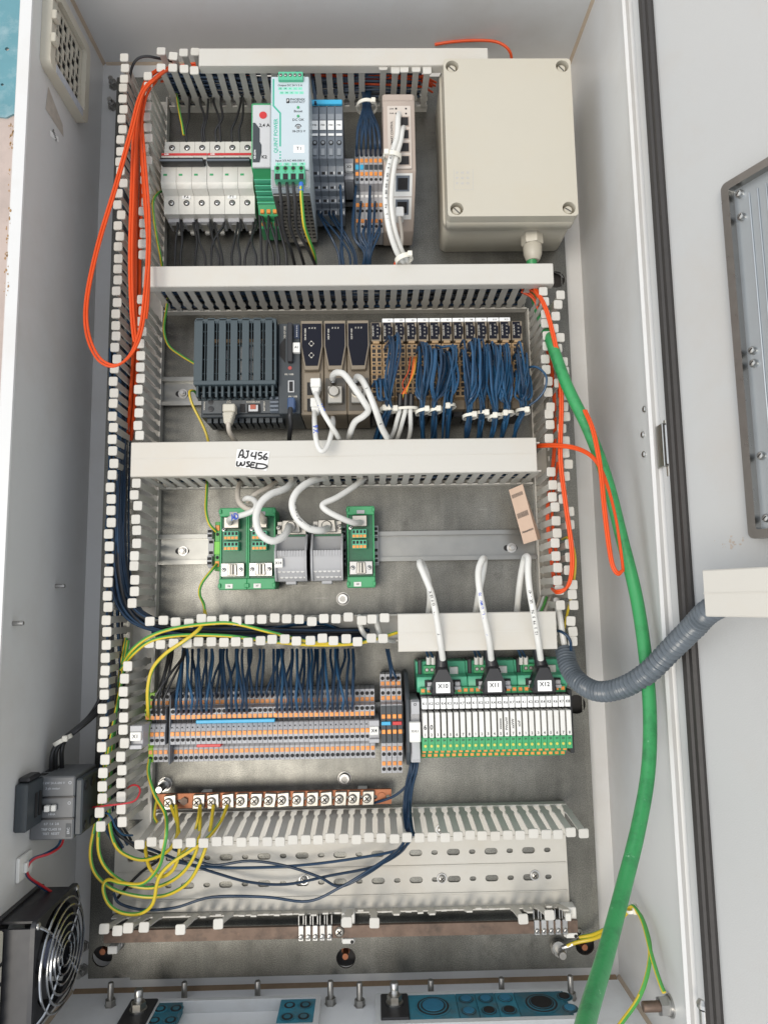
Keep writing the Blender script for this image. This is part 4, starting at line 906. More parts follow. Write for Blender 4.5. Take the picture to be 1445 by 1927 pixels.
for k in range(24):
    o = [x for x in bpy.data.objects if x.get('category') == 'relay' and x['label'] == 'slim white relay tagged K%d under the %s plug' % (k % 8+1, ('X10', 'X11', 'X12')[k//8])][0]
    text(o, 'K%d' % (k % 8+1), (RU[k]+3.4, 289.6, 76.1), 3.7); text(o, str(k % 8+1), (RU[k]+3.2, 259.2, 78.6), 3.8)
    if k in MARK: text(o, MARK[k], (RU[k]+3.2, 266.5, 78.6), 6.5); 
    if k in (12, 13, 14, 15): text(o, 'SPARE OK', (RU[k]+3.2, 270, 78.6), 3.0, INK, 90) if False else text(o, ('xxxxxx', 'PWxxW', 'xxVW', 'x/xF')[k-12], (RU[k]+3.2, 269, 78.6), 3.6, INK, 90, name='handwriting')
MB().box(234.6, 239, 236, 300, 9, 66, BLACK, .8).box(234.6, 243, 246, 290, 9, 30, BLACK, .8).build('end_wall', R0 if False else o)
def plug_module(px0, px1, nm):
    a = at(px0, 1275, 42)[0]; b_ = at(px1, 1275, 42)[0]
    t = thing('plug_module', 'mint green module carrying the black plug marked '+nm, 'plug module', (a, 297, 9), 'mint green plug modules')
    MB().prism([(298, 9), (298, 52), (304, 56), (314, 54), (316, 40), (329, 37), (329, 9)], a, b_, 'u', TEAL, .7).build('housing', t)
    MB().box(a+2, a+6, 313, 331, 20, 42, BLACK, .6).build('end_fin', t)
    MB().box(a+8, a+26, 316, 325, 36, 44, GREEN, .6).build('screw_terminal', t)
    for k in range(3): MB().lathe((a+11.5+k*5.4, 320.5, 44), (0, 0, 1), [(2.2, 0), (2.2, .3)], HOLE, 12).lathe((a+11.5+k*5.4, 320.5, 44.2), (0, 0, 1), [(1.6, 0), (1.6, .3)], DSTEEL, 10).build('terminal_screw', t)
    MB().box(b_-17, b_-8, 315, 323, 36, 43, WPLAST, .5).build('blank_label', t)
    for s in (0, 1):
        q = a+8 if s == 0 else b_-16.5
        MB().box(q, q+9, 300.5, 311, 52, 58, HOLE).build('latch_recess', t)
        MB().box(q+1.5, q+8.5, 301.5, 305, 55, 64, GREY, .5).box(q+2.5, q+8, 305, 309.5, 55, 62, GREY, .6).build('latch', t)
    return a, b_
for x0, x1, nm in ((783, 876, 'X10'), (877, 968, 'X11'), (969, 1060, 'X12')): plug_module(x0, x1, nm)
CABX = {}
for nm, xc, xt in (('X10', 832, 832), ('X11', 928, 923), ('X12', 1021, 1016)):
    c = at(xc, 1290, 72)[0]; t = thing('cable_plug', 'black cable plug with white tag marked '+nm+' on a green module', 'plug', (c, 297, 56), 'black plugs on the green modules')
    ct = at(xt, 1240, 80)[0]
    MB().prism([(c-13, 299), (c+13, 299), (c+12, 306), (c+9, 309), (c+7.4, 318), (c+6, 326), (c-6, 326), (c-7.4, 318), (c-9, 309), (c-12, 306)], 58, 80, 'w', BLACK, 2.2).build('hood', t)
    MB().lathe((c, 324, 70), (ct-c, 14, 2), [(7, 0), (6.2, 6), (5.6, 14), (5.2, 21)], BLACK, 18).build('strain_relief', t)
    MB().box(c-7.2, c+7.2, 300.6, 311.5, 79.5, 80.5, WHITE, .2).build('label', t); text(t, nm, (c, 307.4, 80.6), 6)
    CABX[nm] = (ct, 342, 72)

# ---------------------------------------------------------------- copper earth bar with clamps
t = thing('earth_bar', 'bright copper earth bar with a long row of screw clamps above the bottom duct', 'earth bar', (-75, 179, 9))
hs = [circ(x, 187, 2.6, 12) for x in (at(349, 1503, 26)[0],)]+[circ(at(x, 1498, 26)[0], 186.6, 2.2, 10) for x in (348-10, 386, 413, 441, 467, 494, 519, 545, 573, 600, 626, 652, 679, 706, 730)]
MB().sheet([(-198, 179.4), (51, 179.4), (51, 194.4), (-198, 194.4)], hs, 23, 27, COPPER).build('bar', t)
for u in (-150, 20): MB().box(u-5, u+5, 182, 192, .3, 23, WPLAST, .5).build('standoff', t)
MB().lathe((at(348, 1503, 26)[0], 187, 27), (0, 0, 1), [(4.2, 0), (4.2, 2.5)], OLDCU, 6).build('bolt_head', t)
MB().lathe((at(718, 1497, 26)[0], 187, 27), (0, 0, 1), [(4.6, 0), (4.4, 1)], COPPER, 16).build('bolt_head', t)
CLX = (319, 373, 400, 428, 454, 481, 507, 532, 560, 587, 613, 640, 665, 692)
for x in CLX:
    u = at(x, 1500, 32)[0]; an = random.gauss(0, .06); ca, sa_ = math.cos(an), math.sin(an)
    pl = [(u+a*ca-b_*sa_, 186.8+a*sa_+b_*ca) for a, b_ in ((-6, -7.6), (6.6, -7), (7, 7.4), (-5.4, 7))]
    MB().prism(pl, 27.2, 31.5, 'w', NICKEL, .7).build('clamp_plate', t)
    mb = MB(); screw(mb, (u-1, 186.8, 31.5), 4.7, NICKEL, h=3, n=18); mb.build('clamp_screw', t)
t = thing('earth_bar', 'long tarnished brown copper bar along the foot of the mounting plate', 'earth bar', (0, 43, 9))
MB().prism([(-252, 44), (246, 42.5), (246, 54.5), (-252, 56)], 16, 20, 'w', OLDCU).build('bar', t)
for px in (655, 1075):
    u = at(px, 1745, 20)[0]; MB().box(u-7, u+7, 36, 66, .3, 15.8, WPLAST, .8).box(u-7, u-1, 56, 64, 15, 25, WPLAST, .8).box(u-6, u+6, 37, 42, 15, 20, WPLAST, .5).build('insulator', t)
    MB().cyl((u+4, 39, 20), (0, 0, 1), 1.8, .3, HOLE, 10).build('hole', t)
for x0, n in ((566, 5), (1011, 5)):
    for k in range(n):
        u = at(x0+k*13.4, 1752, 24)[0]
        mb = MB().box(u-2.9, u+2.9, 41.5, 57, 15, 22, STEEL, .6).box(u-2.9, u-1.9, 56, 66, 12, 20, STEEL, .2).box(u+1.9, u+2.9, 56, 66, 12, 20, STEEL, .2); mb.build('clamp', t)
        mb = MB(); screw(mb, (u, 46, 22), 2.5, STEEL, h=2, slot='one'); mb.build('clamp_screw', t)
for i, (px, py) in enumerate([(224, 1779), (640, 1739), (1089, 1758)]):
    p = at(px, py, 3); w0 = .2 if i != 1 else 20; mb = MB(); screw(mb, (p[0], p[1], w0), 5, DSTEEL if i == 0 else NICKEL, h=3.4, slot='one' if i == 0 else 'cross', n=18)
    solo('bar_screw', mb, ['dull slotted screw beside the left lower plate hole', 'cross head screw on the tarnished bar near its middle clamps', 'cross head screw at the right end of the tarnished copper bar'][i], 'screw', (p[0], p[1], w0), 'screws on the tarnished bar')
MB_ = MB().box(*[at(213, 1778, 12)[0]-5, at(213, 1778, 12)[0]+5], 30, 38, .4, 14, WPLAST, .8); solo('insulator_foot', MB_, 'small cream block above the left lower plate hole', 'insulator', (at(213, 1778, 12)[0], 30, 0))
p = at(1050, 1783, 0); mb = MB().lathe((p[0], p[1], 0), (0, 0, 1), [(8.4, 0), (8.4, 1.6)], DSTEEL, 20).lathe((p[0], p[1], 4), (0, 0, 1), [(7.2, 0), (7.2, 6)], DSTEEL, 6).lathe((p[0], p[1], 10), (0, 0, 1), [(4.4, 0), (4.4, 8), (3.8, 9)], DSTEEL, 16)
solo('earth_bolt', mb, 'threaded earth bolt holding the cable lugs at the lower right of the plate', 'bolt', (p[0], p[1], 0))

# ---------------------------------------------------------------- things on the left wall
def onwall(px, py, u=-300): return atu(px, py, u)
t = thing('contactor', 'dark grey overload device with a small white switch on the left wall', 'contactor', (-300, 190, 90))
P = [atu(60, 1463, -300), atu(60, 1578, -300)]
vt, vb_ = 230, 171
MB().box(-299.8, -258, vb_, vt, 40, 94, mat('contactor_grey', (.125, .13, .135), .45, var=.06), 1.2).build('housing', t)
MB().box(-258.2, -251, vb_+3, vt-3, 44, 92, DKGREY, 1.5).build('front_block', t)
MB().box(-299.6, -288, vb_+17, vb_+60, 94.2, 127, DKGREY, 1.2).build('mounting_plate_edge', t)
MB().box(-287.9, -286.5, vb_+26, vb_+48, 100, 103.5, HOLE).box(-287.9, -286.8, vb_+26, vb_+48, 108, 111, HOLE).build('slot', t)
for a, b_ in ((vt-20, vt-18.4), (vb_+19, vb_+20.6)): MB().box(-299, -257.6, a, b_, 93.5, 95, BLACK).build('joint', t)
MB().box(-299.6, -289, vt+1, vt+6, 98, 122, BLACK, 1.5).build('latch', t)
MB().box(-289, -274, vb_+28, vb_+33, 93.8, 95.4, HOLE).box(-284.5, -279.5, vb_+27.6, vb_+33.4, 95, 100, WPLAST, .6).box(-278.5, -274, vb_+27.6, vb_+33.4, 95, 98.5, WPLAST, .6).build('toggle', t)
PL = mat('faint_grey_print', (.42, .44, .46), .5)
for v, s in ((vt-6, '11 kW 24 A 690 V'), (vt-11, '3 ph motor'), (vb_+15, '0.7  1.4  2.8'), (vb_+10, 'TRIP CLASS 10'), (vb_+6, 'TEST  RESET'), (vb_+24, '14HA')): text(t, s, (-279, v, 94.25), 3, PL)
for v in (vt-6, vt-25): text(t, 'O', (-262.5, v, 94.3), 4.2, PL)
MB().box(-265, -260, vb_+2.5, vb_+15, 94, 94.4, DKGREY).build('label', t); text(t, 'ERC', (-262.4, vb_+8.5, 94.5), 3.4, PL, 90)
for k in range(3):
    w = 53+k*15
    for v in (vt-11, vb_+10): MB().lathe((-251.2, v, w), (1, 0, 0), [(5.2, 0), (5.2, .5), (3.8, .6), (3.8, 1.4)], BLACK, 16).build('terminal_screw', t)
    MB().box(-296+k*0, -290, vt-.2, vt+.6, 50+k*15, 58+k*15, HOLE).build('wire_hole', t)
# cable tie mount
p = atu(42, 1630, -300); t = thing('tie_mount', 'square white cable tie mount stuck on the left wall above the fan', 'tie mount', p)
MB().box(-299.8, -296.4, p[1]-11, p[1]+11, p[2]-13, p[2]+13, WPLAST, .8).box(-296.5, -293.4, p[1]-5, p[1]+4, p[2]-7, p[2]+5, WPLAST, .8).build('pad', t)
# filter grille on the left wall
t = thing('vent_grille', 'cream plastic vent grille on the left wall near the top corner', 'vent grille', (-300, 940, 95))
g0, g1, h0, h1 = 46, 144, 948, 1046
mb = MB(); hs = []
for i in range(6):
    for j in range(6):
        w = 62+i*11.2; v = 963+j*11.2; k = (i+j) % 2
        hs.append([(v+.8, w+.8), (v+10.4, w+.8), (v+10.4, w+(7 if k else 10.4)), (v+.8, w+(7 if k else 10.4))])
mb.sheet(rrect(h0+12, h1-12, g0+12, g1-12, 3), hs, -295.5, -294, BEIGE, 'u'); mb.build('louvre', t)
MB().box(-298, -296.5, h0+10, h1-10, g0+10, g1-10, HOLE).build('dark_opening', t)
fr = MB(); inner = rrect(h0+11, h1-11, g0+11, g1-11, 3)
fr.sheet(rrect(h0, h1, g0, g1, 9), [inner], -299.8, -289, BEIGE, 'u'); fr.build('frame', t)
for k in range(3): MB().box(-289.2, -284, h1-22-k*26, h1-12-k*26, 136, 146, BEIGE, .8).build('clip', t)
p = atu(128, 205, -300)
t = thing('sticker', 'narrow printed rating sticker on the left wall below the vent grille', 'sticker', p)
def wallquad(c4, up, m): return MB().face([(-300+up, *atu(x, y, -300)[1:]) for x, y in c4], m)
wallquad([(91, 163), (118, 235), (120, 258), (86, 205)], .3, mat('stained_paper', (.40, .36, .31), .7, var=.35, vscale=120)).build('paper', t)
t2 = thing('sticker', 'grey printed strip along the lower edge of the vent grille', 'sticker', p); 
MB().box(-289, -288.6, h0+1.5, h0+10, g0+16, g1-14, mat('grey_print_strip', (.48, .50, .54), .4, var=.35, vscale=260)).build('paper', t2)
p = atu(103, 253, -300)
t = thing('sticker', 'tiny white label with black scribble on the left wall under the rating sticker', 'sticker', p)
wallquad([(94, 245), (110, 258), (111, 268), (95, 256)], .3, WHITE).build('paper', t)
put_text(MB(), '5002', (-299.6, p[1]-1, p[2]), 6, INK, (0, -.55, -.83), (0, .83, -.55)).build('handwriting', t)
# fan with wire guard
t = thing('fan', 'black square fan with a chrome wire guard at the foot of the left wall', 'fan', (-300, 50, 80))
fw0, fw1, fv0, fv1 = 66, 158, 31, 123; fc = ((fw0+fw1)/2, (fv0+fv1)/2); FU = -262
mb = MB().sheet(rrect(fv0, fv1, fw0, fw1, 6), [circ(fc[1], fc[0], 42.5, 40)], -266, FU, BLACK, 'u'); mb.sheet(rrect(fv0, fv1, fw0, fw1, 6), [circ(fc[1], fc[0], 42.5, 40)], -299.5, -295, BLACK, 'u')
n = 40
for k in range(n):
    pass
mb.box(-296, -264, fv0+2, fv0+4, fw0+8, fw1-8, BLACK).box(-296, -264, fv1-4, fv1-2, fw0+8, fw1-8, BLACK).box(-296, -264, fv0+6, fv1-6, fw1-4, fw1-1.5, BLACK).box(-296, -264, fv0+6, fv1-6, fw0+1.5, fw0+4, BLACK); mb.build('housing', t)
MB().lathe((-296, fc[1], fc[0]), (1, 0, 0), [(17, 0), (17, 24), (15, 27)], BLACK, 28).build('hub', t)
for k in range(7):
    a = 2*PI*k/7; bl = MB(); ca, sn = math.cos(a), math.sin(a); ca2, sn2 = math.cos(a+.55), math.sin(a+.55)
    q = [(-292, fc[1]+16*ca, fc[0]+16*sn), (-292, fc[1]+41*ca, fc[0]+41*sn), (-272, fc[1]+41*ca2, fc[0]+41*sn2), (-272, fc[1]+16*ca2, fc[0]+16*sn2)]
    bl.face(q, BLACK); bl.face([(x+1.4, y, z) for x, y, z in q[::-1]], BLACK); bl.build('blade', t)
MB().lathe((-269, fc[1], fc[0]), (1, 0, 0), [(12, 0), (12, .5)], mat('blue_grey_hub_label', (.12, .14, .22), .35, var=.3, vscale=200), 24).build('hub_label', t)
gd = MB()
for i, r in enumerate((10, 17, 24.5, 32, 39.5, 46)): gd.tube([(FU+6+(3 if r < 42 else 0), fc[1]+r*math.cos(2*PI*k/40), fc[0]+r*math.sin(2*PI*k/40)) for k in range(40)], 1.15, CHROME, 6, closed=True)
gd.build('guard_rings', t)
for k in range(4):
    a = PI/4+k*PI/2; c, s_n = math.cos(a), math.sin(a)
    MB().tube(spline([(FU+7, fc[1]+10*c, fc[0]+10*s_n), (FU+8, fc[1]+32*c, fc[0]+32*s_n), (FU+6, fc[1]+47*c, fc[0]+47*s_n), (FU+1.5, fc[1]+56*c, fc[0]+56*s_n)], 4), 1.3, CHROME, 6).build('guard_spoke', t)
    mb = MB(); screw(mb, (FU, fc[1]+58*c, fc[0]+58*s_n), 3.2, STEEL, (1, 0, 0)); mb.build('screw', t)
t = thing('fan_filter', 'cream filter frame at the lower left edge beneath the black fan', 'filter frame', (-300, 40, 165))
MB().box(-299.8, -288, -14, 118, 158.5, 170, BEIGE, 1.5).build('frame', t)
for k in range(7): MB().box(-291, -287.6, -6+k*16, -3+k*16, 159, 169.6, HOLE).build('vent_slot', t)

# ---------------------------------------------------------------- cable entry frames in the cabinet floor
GL = mat('white_gland_plate', (.62, .63, .63), .35, var=.03, bump=.08, bscale=700, dirt=(.34, .29, .23), dscale=16, damt=.3)
def entry(u0, u1, label, kind):
    t = thing('cable_entry', label, 'cable entry frame', ((u0+u1)/2, -21.9, 35), 'cable entry frames')
    w0, w1, top = 28, 72, -10
    MB().sheet(rrect(u0-5, u1+5, w0-5, w1+6, 3), [rrect(u0, u1, w0, w1, 1)], -21.8, top, GL, 'v').build('frame', t)
    if kind == 0:
        for a, b_ in ((u0, u0+24), (u1-36, u1)):
            mb = MB().box(a, b_, -21.6, top-1, w0+.3, w1, RUBBLUE, .5)
            mb.build('sealing_module', t)
            for i in range(2):
                for j in range(2):
                    mb = MB()
                    for r in (7.5, 5.5, 3.5): mb.lathe(((a+b_)/2+(i-.5)*16, top-1, 40+j*20), (0, 1, 0), [(r, 0), (r, .4+(7.5-r)*.15)], RUBBLUE if r != 5.5 else BLACK, 20)
                    mb.build('sealing_ring', t)
    MB().box(u0-1 if kind == 0 else u0, (u0 if kind else u0-1)+(28 if kind else -26) if False else u0+28, -30, top+2, w0, w1, BLACK, 1).build('wedge', t) if kind else MB().box(u0-30, u0-2, -21.6, top+2, w0-3, w1+3, BLACK, 1).build('wedge', t)
    cu = u0+14 if kind else u0-16
    MB().lathe((cu, top+2, 46), (0, 1, 0), [(8.6, 0), (8.6, 1.6)], STEEL, 20).lathe((cu, top+3.6, 46), (0, 1, 0), [(7.4, 0), (7.4, 6)], NICKEL, 6).lathe((cu, top+9.6, 46), (0, 1, 0), [(4.2, 0), (4.2, 1.5), (3.7, 2), (4.2, 2.5), (3.7, 3.5), (4.2, 4), (3.7, 5), (4.2, 5.5), (4.2, 11), (3.6, 12)], STEEL, 16).build('clamp_bolt', t)
    if kind:
        def rings(u, w, rs, hole):
            mb = MB()
            for i, r in enumerate(rs): mb.lathe((u, top, w), (0, 1, 0), [(r, 0), (r, .3+.25*i)], BLACK if i % 2 else RUBBLUE, 24)
            mb.build('sealing_ring', t)
            MB().lathe((u, top, w), (0, 1, 0), [(rs[-1]*.96, 0), (rs[-1]*.96, .5+.25*len(rs))], HOLE if hole else BLUEM, 20).build('core', t)
        BLUEM = mat('bright_blue_rubber', (.03, .17, .28), .55, var=.3, vscale=90)
        xs = [u0+28, u0+77, u0+97, u0+117, u0+137, u0+186, u1]
        for i, (a, b_) in enumerate(zip(xs, xs[1:])):
            dz = random.uniform(-.6, .8); MB().box(a+.2, b_-.2, -34, top-.2+dz*.2, w0+.3, w1-.3, RUBBLUE, .4).build('sealing_module', t)
            m_ = (a+b_)/2
            if i in (0, 4): rings(m_, 50, (18, 16, 14, 12.5, 11), i == 4)
            else:
                for j, w in enumerate((39.5, 60.5)): rings(m_, w, (8.4, 7.4, 6.6, 5.6), (j == 1 and i in (2, 3)) or (j == 0 and i == 5))
ca, cb = atv(768, 1885, -10), atv(1062, 1880, -10)
entry(ca[0]-28, cb[0]+2, 'cable entry frame with ringed blue sealing blocks in the cabinet floor', 1)
cl, cr = atv(293, 1900, -10), atv(592, 1900, -10)
entry(cl[0], cr[0], 'cable entry frame standing mostly empty on the left of the cabinet floor', 0)
for i, (px, py) in enumerate([(208, 1893), (347, 1882), (485, 1880), (622, 1890), (677, 1893), (811, 1878), (944, 1874), (1074, 1880)]):
    p = atv(px, py, -22); w = max(p[2], -8); nut = i in (0, 3, 4, 7)
    mb = MB().lathe((p[0], -22, w), (0, 1, 0), [(3.1, 0), (3.1, 22 if nut else 17), (2.6, 23 if nut else 18)], DSTEEL, 12)
    if nut: mb.lathe((p[0], -21.8, w), (0, 1, 0), [(6, 0), (6, 1), (5.4, 1.1), (5.4, 6.5)], DSTEEL, 6)
    solo('floor_bolt', mb, 'upright bolt in the cabinet floor, '+nth(i, 8)+(' with a hex nut' if nut else ' without a nut'), 'bolt', (p[0], -22, w), 'bolts in the cabinet floor')
p = atu(1262, 1893, 300); t = thing('earth_stud', 'threaded earth stud with nut and toothed washer on the right wall', 'earth stud', p)
MB().lathe(p, (-1, 0, 0), [(9.6, 0), (9.6, 1.6), (8, 1.7), (8, 4)], STEEL, 18).build('washer', t)
MB().lathe((p[0]-4, p[1], p[2]), (-1, 0, 0), [(8.4, 0), (8.4, 7)], STEEL, 6).build('nut', t)
MB().lathe((p[0]-11, p[1], p[2]), (-1, 0, 0), [(4.6, 0), (4.6, 14), (4, 15)], OLDCU, 16).build('shank', t)
for i, (px, py) in enumerate([(105, 1103), (25, 1173)]):
    p = atu(px, py, -300); mb = MB().lathe(p, (1, 0, 0), [(2.2, 0), (2.2, 9), (1.6, 10)], DSTEEL, 12); solo('wall_screw', mb, ['screw tip poking through the left inner wall at mid height', 'lower screw tip near the front edge of the left inner wall'][i], 'screw', p, 'screw tips on the left wall')
p = at(1325, 1900, 182); mb = MB().lathe(p, (0, 1, 0), [(4.5, -14), (4.5, 0)], STEEL, 14).lathe(p, (0, 1, 0), [(3, 0), (6, 2), (6.2, 5), (4, 8.5), (1, 9.5)], STEEL, 16); solo('hinge_pin', mb, 'polished hinge pin knob at the lower right flange of the cabinet', 'hinge pin', p)
# ---------------------------------------------------------------- wires and cables
random.seed(5)
R_ = random.uniform
def bundle(name, label, path, n, spread, r, mats, cat='wire bundle', sub=5, jit=.5):
    """many strands nobody could count, one object"""
    P = [Vector(at(*p)) for p in path]; mb = MB()
    for k in range(n):
        a = R_(0, 2*PI); q = math.sqrt(R_(.05, 1)); off = Vector((math.cos(a)*q*spread[0], math.sin(a)*q*spread[1], R_(-1, 1)*spread[2]))
        pts = [p+off+Vector((R_(-jit, jit), R_(-jit, jit), R_(-jit, jit)))*1.5 for p in P]
        mb.tube(spline(pts, sub), r*R_(.9, 1.1), random.choice(mats), 6)
    return solo(name, mb, label, cat, tuple(P[0]), None, 'stuff')
def duct_fill(label, u0, u1, v, hv, n, mats, w0=6, w1=58):
    mb = MB()
    for k in range(n):
        vv = v+R_(-hv, hv); ww = R_(w0, w1); st = 5
        pts = [(u0+(u1-u0)*i/st, min(max(vv+R_(-3, 3), v-hv), v+hv), max(4, ww+R_(-5, 5))) for i in range(st+1)]
        mb.tube(spline(pts, 4), R_(1.1, 1.5), random.choice(mats), 5)
    solo('wire_bundle', mb, label, 'wire bundle', (u0, v, w0), None, 'stuff')
duct_fill('dark wires lying inside the lidded top duct', -200, 100, 1005.5, 4, 26, [W_BLUE, W_BLUE, W_BLK], 6, 60)
duct_fill('dark wires lying inside the lidded duct below the circuit breakers', -203, 218, 746, 5, 26, [W_BLUE, W_BLK, W_BLUE, W_MID, W_BLK], 4, 40)
duct_fill('wires and cables lying inside the lidded duct with the handwritten sticker', -203, 216, 543, 12, 26, [W_BLUE, W_BLK, W_GRY, W_BLUE], 4, 50)
bundle('wire_bundle', 'thick dark blue wire bundle curving from the left duct into the open middle duct', [(228, 660, 34), (228, 800, 38), (226, 930, 55), (224, 1010, 64), (229, 1080, 62), (243, 1135, 52), (280, 1172, 44), (360, 1190, 40), (470, 1194, 38), (590, 1196, 34), (690, 1196, 28)], 46, (8, 7, 14), 1.35, [W_BLUE, W_BLUE, W_BLUE, W_BLK], sub=6)
bundle('wire_bundle', 'black wires running down inside the left duct below the fibre loops', [(252, 180, 30), (246, 330, 34), (240, 520, 36), (232, 700, 38), (222, 900, 40), (216, 1100, 38), (218, 1210, 42), (222, 1290, 44), (212, 1380, 40), (204, 1460, 34), (210, 1540, 40), (235, 1590, 30)], 10, (6, 4, 10), 1.4, [W_BLK, W_BLK, W_BLUE])
bundle('cable_bundle', 'orange fibre cables lying inside the left duct', [(330, 128, 40), (300, 135, 48), (275, 160, 54), (262, 220, 52), (262, 330, 50), (258, 470, 50), (256, 600, 46), (248, 760, 36), (240, 830, 30)], 8, (4, 3, 7), 1.4, [W_ORG], 'cable bundle')
bundle('cable_bundle', 'orange fibre cables crossing the open right part of the top duct', [(300, 140, 44), (390, 126, 44), (520, 135, 45), (640, 143, 48), (720, 146, 52), (790, 150, 48), (815, 160, 30)], 7, (3, 3.4, 7), 1.4, [W_ORG], 'cable bundle')
bundle('cable_bundle', 'orange fibre cables lying inside the right duct', [(985, 545, 50), (1012, 565, 52), (1030, 640, 46), (1045, 740, 44), (1045, 850, 40), (1032, 960, 42), (1042, 1060, 46), (1048, 1108, 40)], 6, (2.6, 3, 8), 1.4, [W_ORG], 'cable bundle')
bundle('wire_bundle', 'dark wires gathered in the open left part of the middle duct', [(300, 1190, 24), (400, 1180, 30), (500, 1190, 34), (600, 1182, 30), (655, 1200, 24)], 14, (6, 7, 12), 1.25, [W_BLUE, W_BLUE, W_MID], jit=3)
# orange loops hanging out at the left
GO = 'orange fibre loops'
def opath(d, e): return [(330+d, 118, 62), (292+d, 146, 96), (264+d, 178, 108), (244+d, 250, 116), (216+d, 350, 120), (183+d, 460, 122), (162+d, 560-e, 122), (162+d, 625-e, 122), (182+d, 674-e, 122), (213+d, 690-e, 122), (243+d, 670-e, 120), (262+d, 625, 116), (271+d, 560, 112), (277+d, 480, 110), (276+d, 390, 106), (268+d, 290, 100), (264+d, 215, 92), (280+d, 160, 76), (310+d, 136, 56)]
wire('fibre_cable', 'orange fibre cable in the widest loop hanging over the left duct, front strand', opath(0, 0), 1.3, W_ORG, GO, cat='fibre cable')
wire('fibre_cable', 'orange fibre cable in the widest loop hanging over the left duct, rear strand', opath(5, 3), 1.3, W_ORG, GO, cat='fibre cable')
for k, d in enumerate((0, 5)):
    wire('fibre_cable', 'orange fibre cable in the narrow loop over the left duct, '+['left', 'right'][k]+' strand', [(300+d, 142, 60), (268+d, 172, 94), (252+d, 250, 104), (247+d, 360, 106), (244+d, 480, 106), (246+d, 570, 104), (251+d, 632, 100), (256+d*.5, 640, 98), (257-d*.3, 600, 98), (253+d*.5, 500, 98), (253+d*.6, 380, 96), (256+d*.6, 260, 92), (266+d, 190, 80)], 1.4, W_ORG, GO, cat='fibre cable')
wire('fibre_cable', 'orange fibre strand running straight down beside the top left fingers', [(296, 150, 70), (275, 185, 92), (266, 260, 97), (270, 350, 98), (277, 440, 98), (281, 498, 96), (280, 560, 97), (276, 600, 92)], 1.4, W_ORG, GO, cat='fibre cable')
# loops at the right
for k, d in enumerate((0, 4)):
    wire('fibre_cable', 'orange fibre cable looped over the right duct fingers, '+['left', 'right'][k]+' strand', [(1005+d, 545, 74), (1022+d, 575, 92), (1036+d, 620, 97), (1050+d, 690, 97), (1054+d, 760, 97), (1052+d, 860, 97), (1062+d, 950, 98), (1073+d, 1030, 98), (1073+d, 1080-d, 98), (1064+d, 1108-d, 97), (1048, 1116-d, 92), (1038, 1108, 70)], 1.45, W_ORG, GO, cat='fibre cable')
    wire('fibre_cable', 'orange fibre cable leaving the end of the sticker duct towards the green cable, '+['upper', 'lower'][k]+' strand', [(1000, 838+d, 60), (1040, 836+d, 96), (1085, 842+d, 118), (1118, 862+d, 136), (1140, 905+d, 143), (1157, 970, 150), (1167, 1035-d, 153), (1172, 1076-d, 154)], 1.35, W_ORG, GO, cat='fibre cable')
    wire('fibre_cable', 'orange fibre cable in the long narrow loop over the green cable, '+['left', 'right'][k]+' strand', [(1098+d, 772, 128), (1114+d, 812, 138), (1127+d, 880, 146), (1135+d, 960, 152), (1143+d, 1025, 156), (1151+d*.6, 1066-d, 158), (1162, 1081-d, 158), (1171-d*.5, 1074, 157)], 1.4, W_ORG, GO, cat='fibre cable')
wire('fibre_cable', 'orange cable end lying along the top behind the junction box', [(818, 84, 12), (850, 79, 16), (895, 76, 20), (930, 78, 24), (950, 87, 24), (960, 100, 20), (963, 118, 10)], 1.7, W_ORG, GO, cat='fibre cable')
# thick green cable
wire('green_cable', 'thick green cable from the junction box gland down past the right wall', [(1000, 486, 40), (1001, 520, 36), (1008, 560, 34), (1022, 605, 52), (1038, 648, 88), (1066, 725, 108), (1108, 812, 118), (1142, 905, 128), (1170, 1015, 136), (1196, 1120, 144), (1213, 1230, 156), (1222, 1340, 170), (1219, 1450, 192), (1200, 1560, 222), (1170, 1680, 258), (1138, 1800, 305), (1104, 1915, 360), (1088, 1990, 400)], 6.0, W_GREEN, None, 8, 16, cat='cable')
# corrugated conduit
def ribbed(t): return 9.0+1.15*math.sin(t*58*2*PI)
cp_ = spline([Vector(at(1062, 1222, 72)), Vector(at(1070, 1256, 84)), Vector(at(1090, 1284, 98)), Vector(at(1125, 1301, 120)), Vector(at(1170, 1294, 146)), Vector(at(1218, 1266, 172)), Vector(at(1264, 1220, 200)), Vector(at(1304, 1180, 228)), Vector(at(1340, 1146, 252)), Vector((306+.431*104-.902*40, 398, 189+.902*104+.431*40))], 40)
mb = MB().tube(cp_, 9, CONDUIT, 18, rf=ribbed); solo('conduit', mb, 'grey corrugated conduit curving from the right duct across to the open door', 'conduit', tuple(cp_[0]))
wire('white_cable', 'short thick white cable dropping into the mouth of the grey conduit', [(1046, 1128, 60), (1053, 1160, 74), (1058, 1195, 78), (1064, 1226, 74), (1070, 1250, 84)], 3.2, W_WHT, None, cat='cable', n=10)
wire('dark_wire', 'dark wire arching into the mouth of the grey conduit', [(1042, 1186, 70), (1058, 1190, 84), (1072, 1205, 86), (1074, 1232, 80), (1076, 1250, 88)], 1.5, W_BLUE, None)
pe_wire('earth wire crossing the lower fingers of the right duct', [(1058, 1015, 50), (1068, 1012, 70), (1078, 1030, 72), (1082, 1060, 66), (1078, 1105, 62), (1068, 1150, 66), (1060, 1190, 72), (1058, 1225, 70)], 1.4)
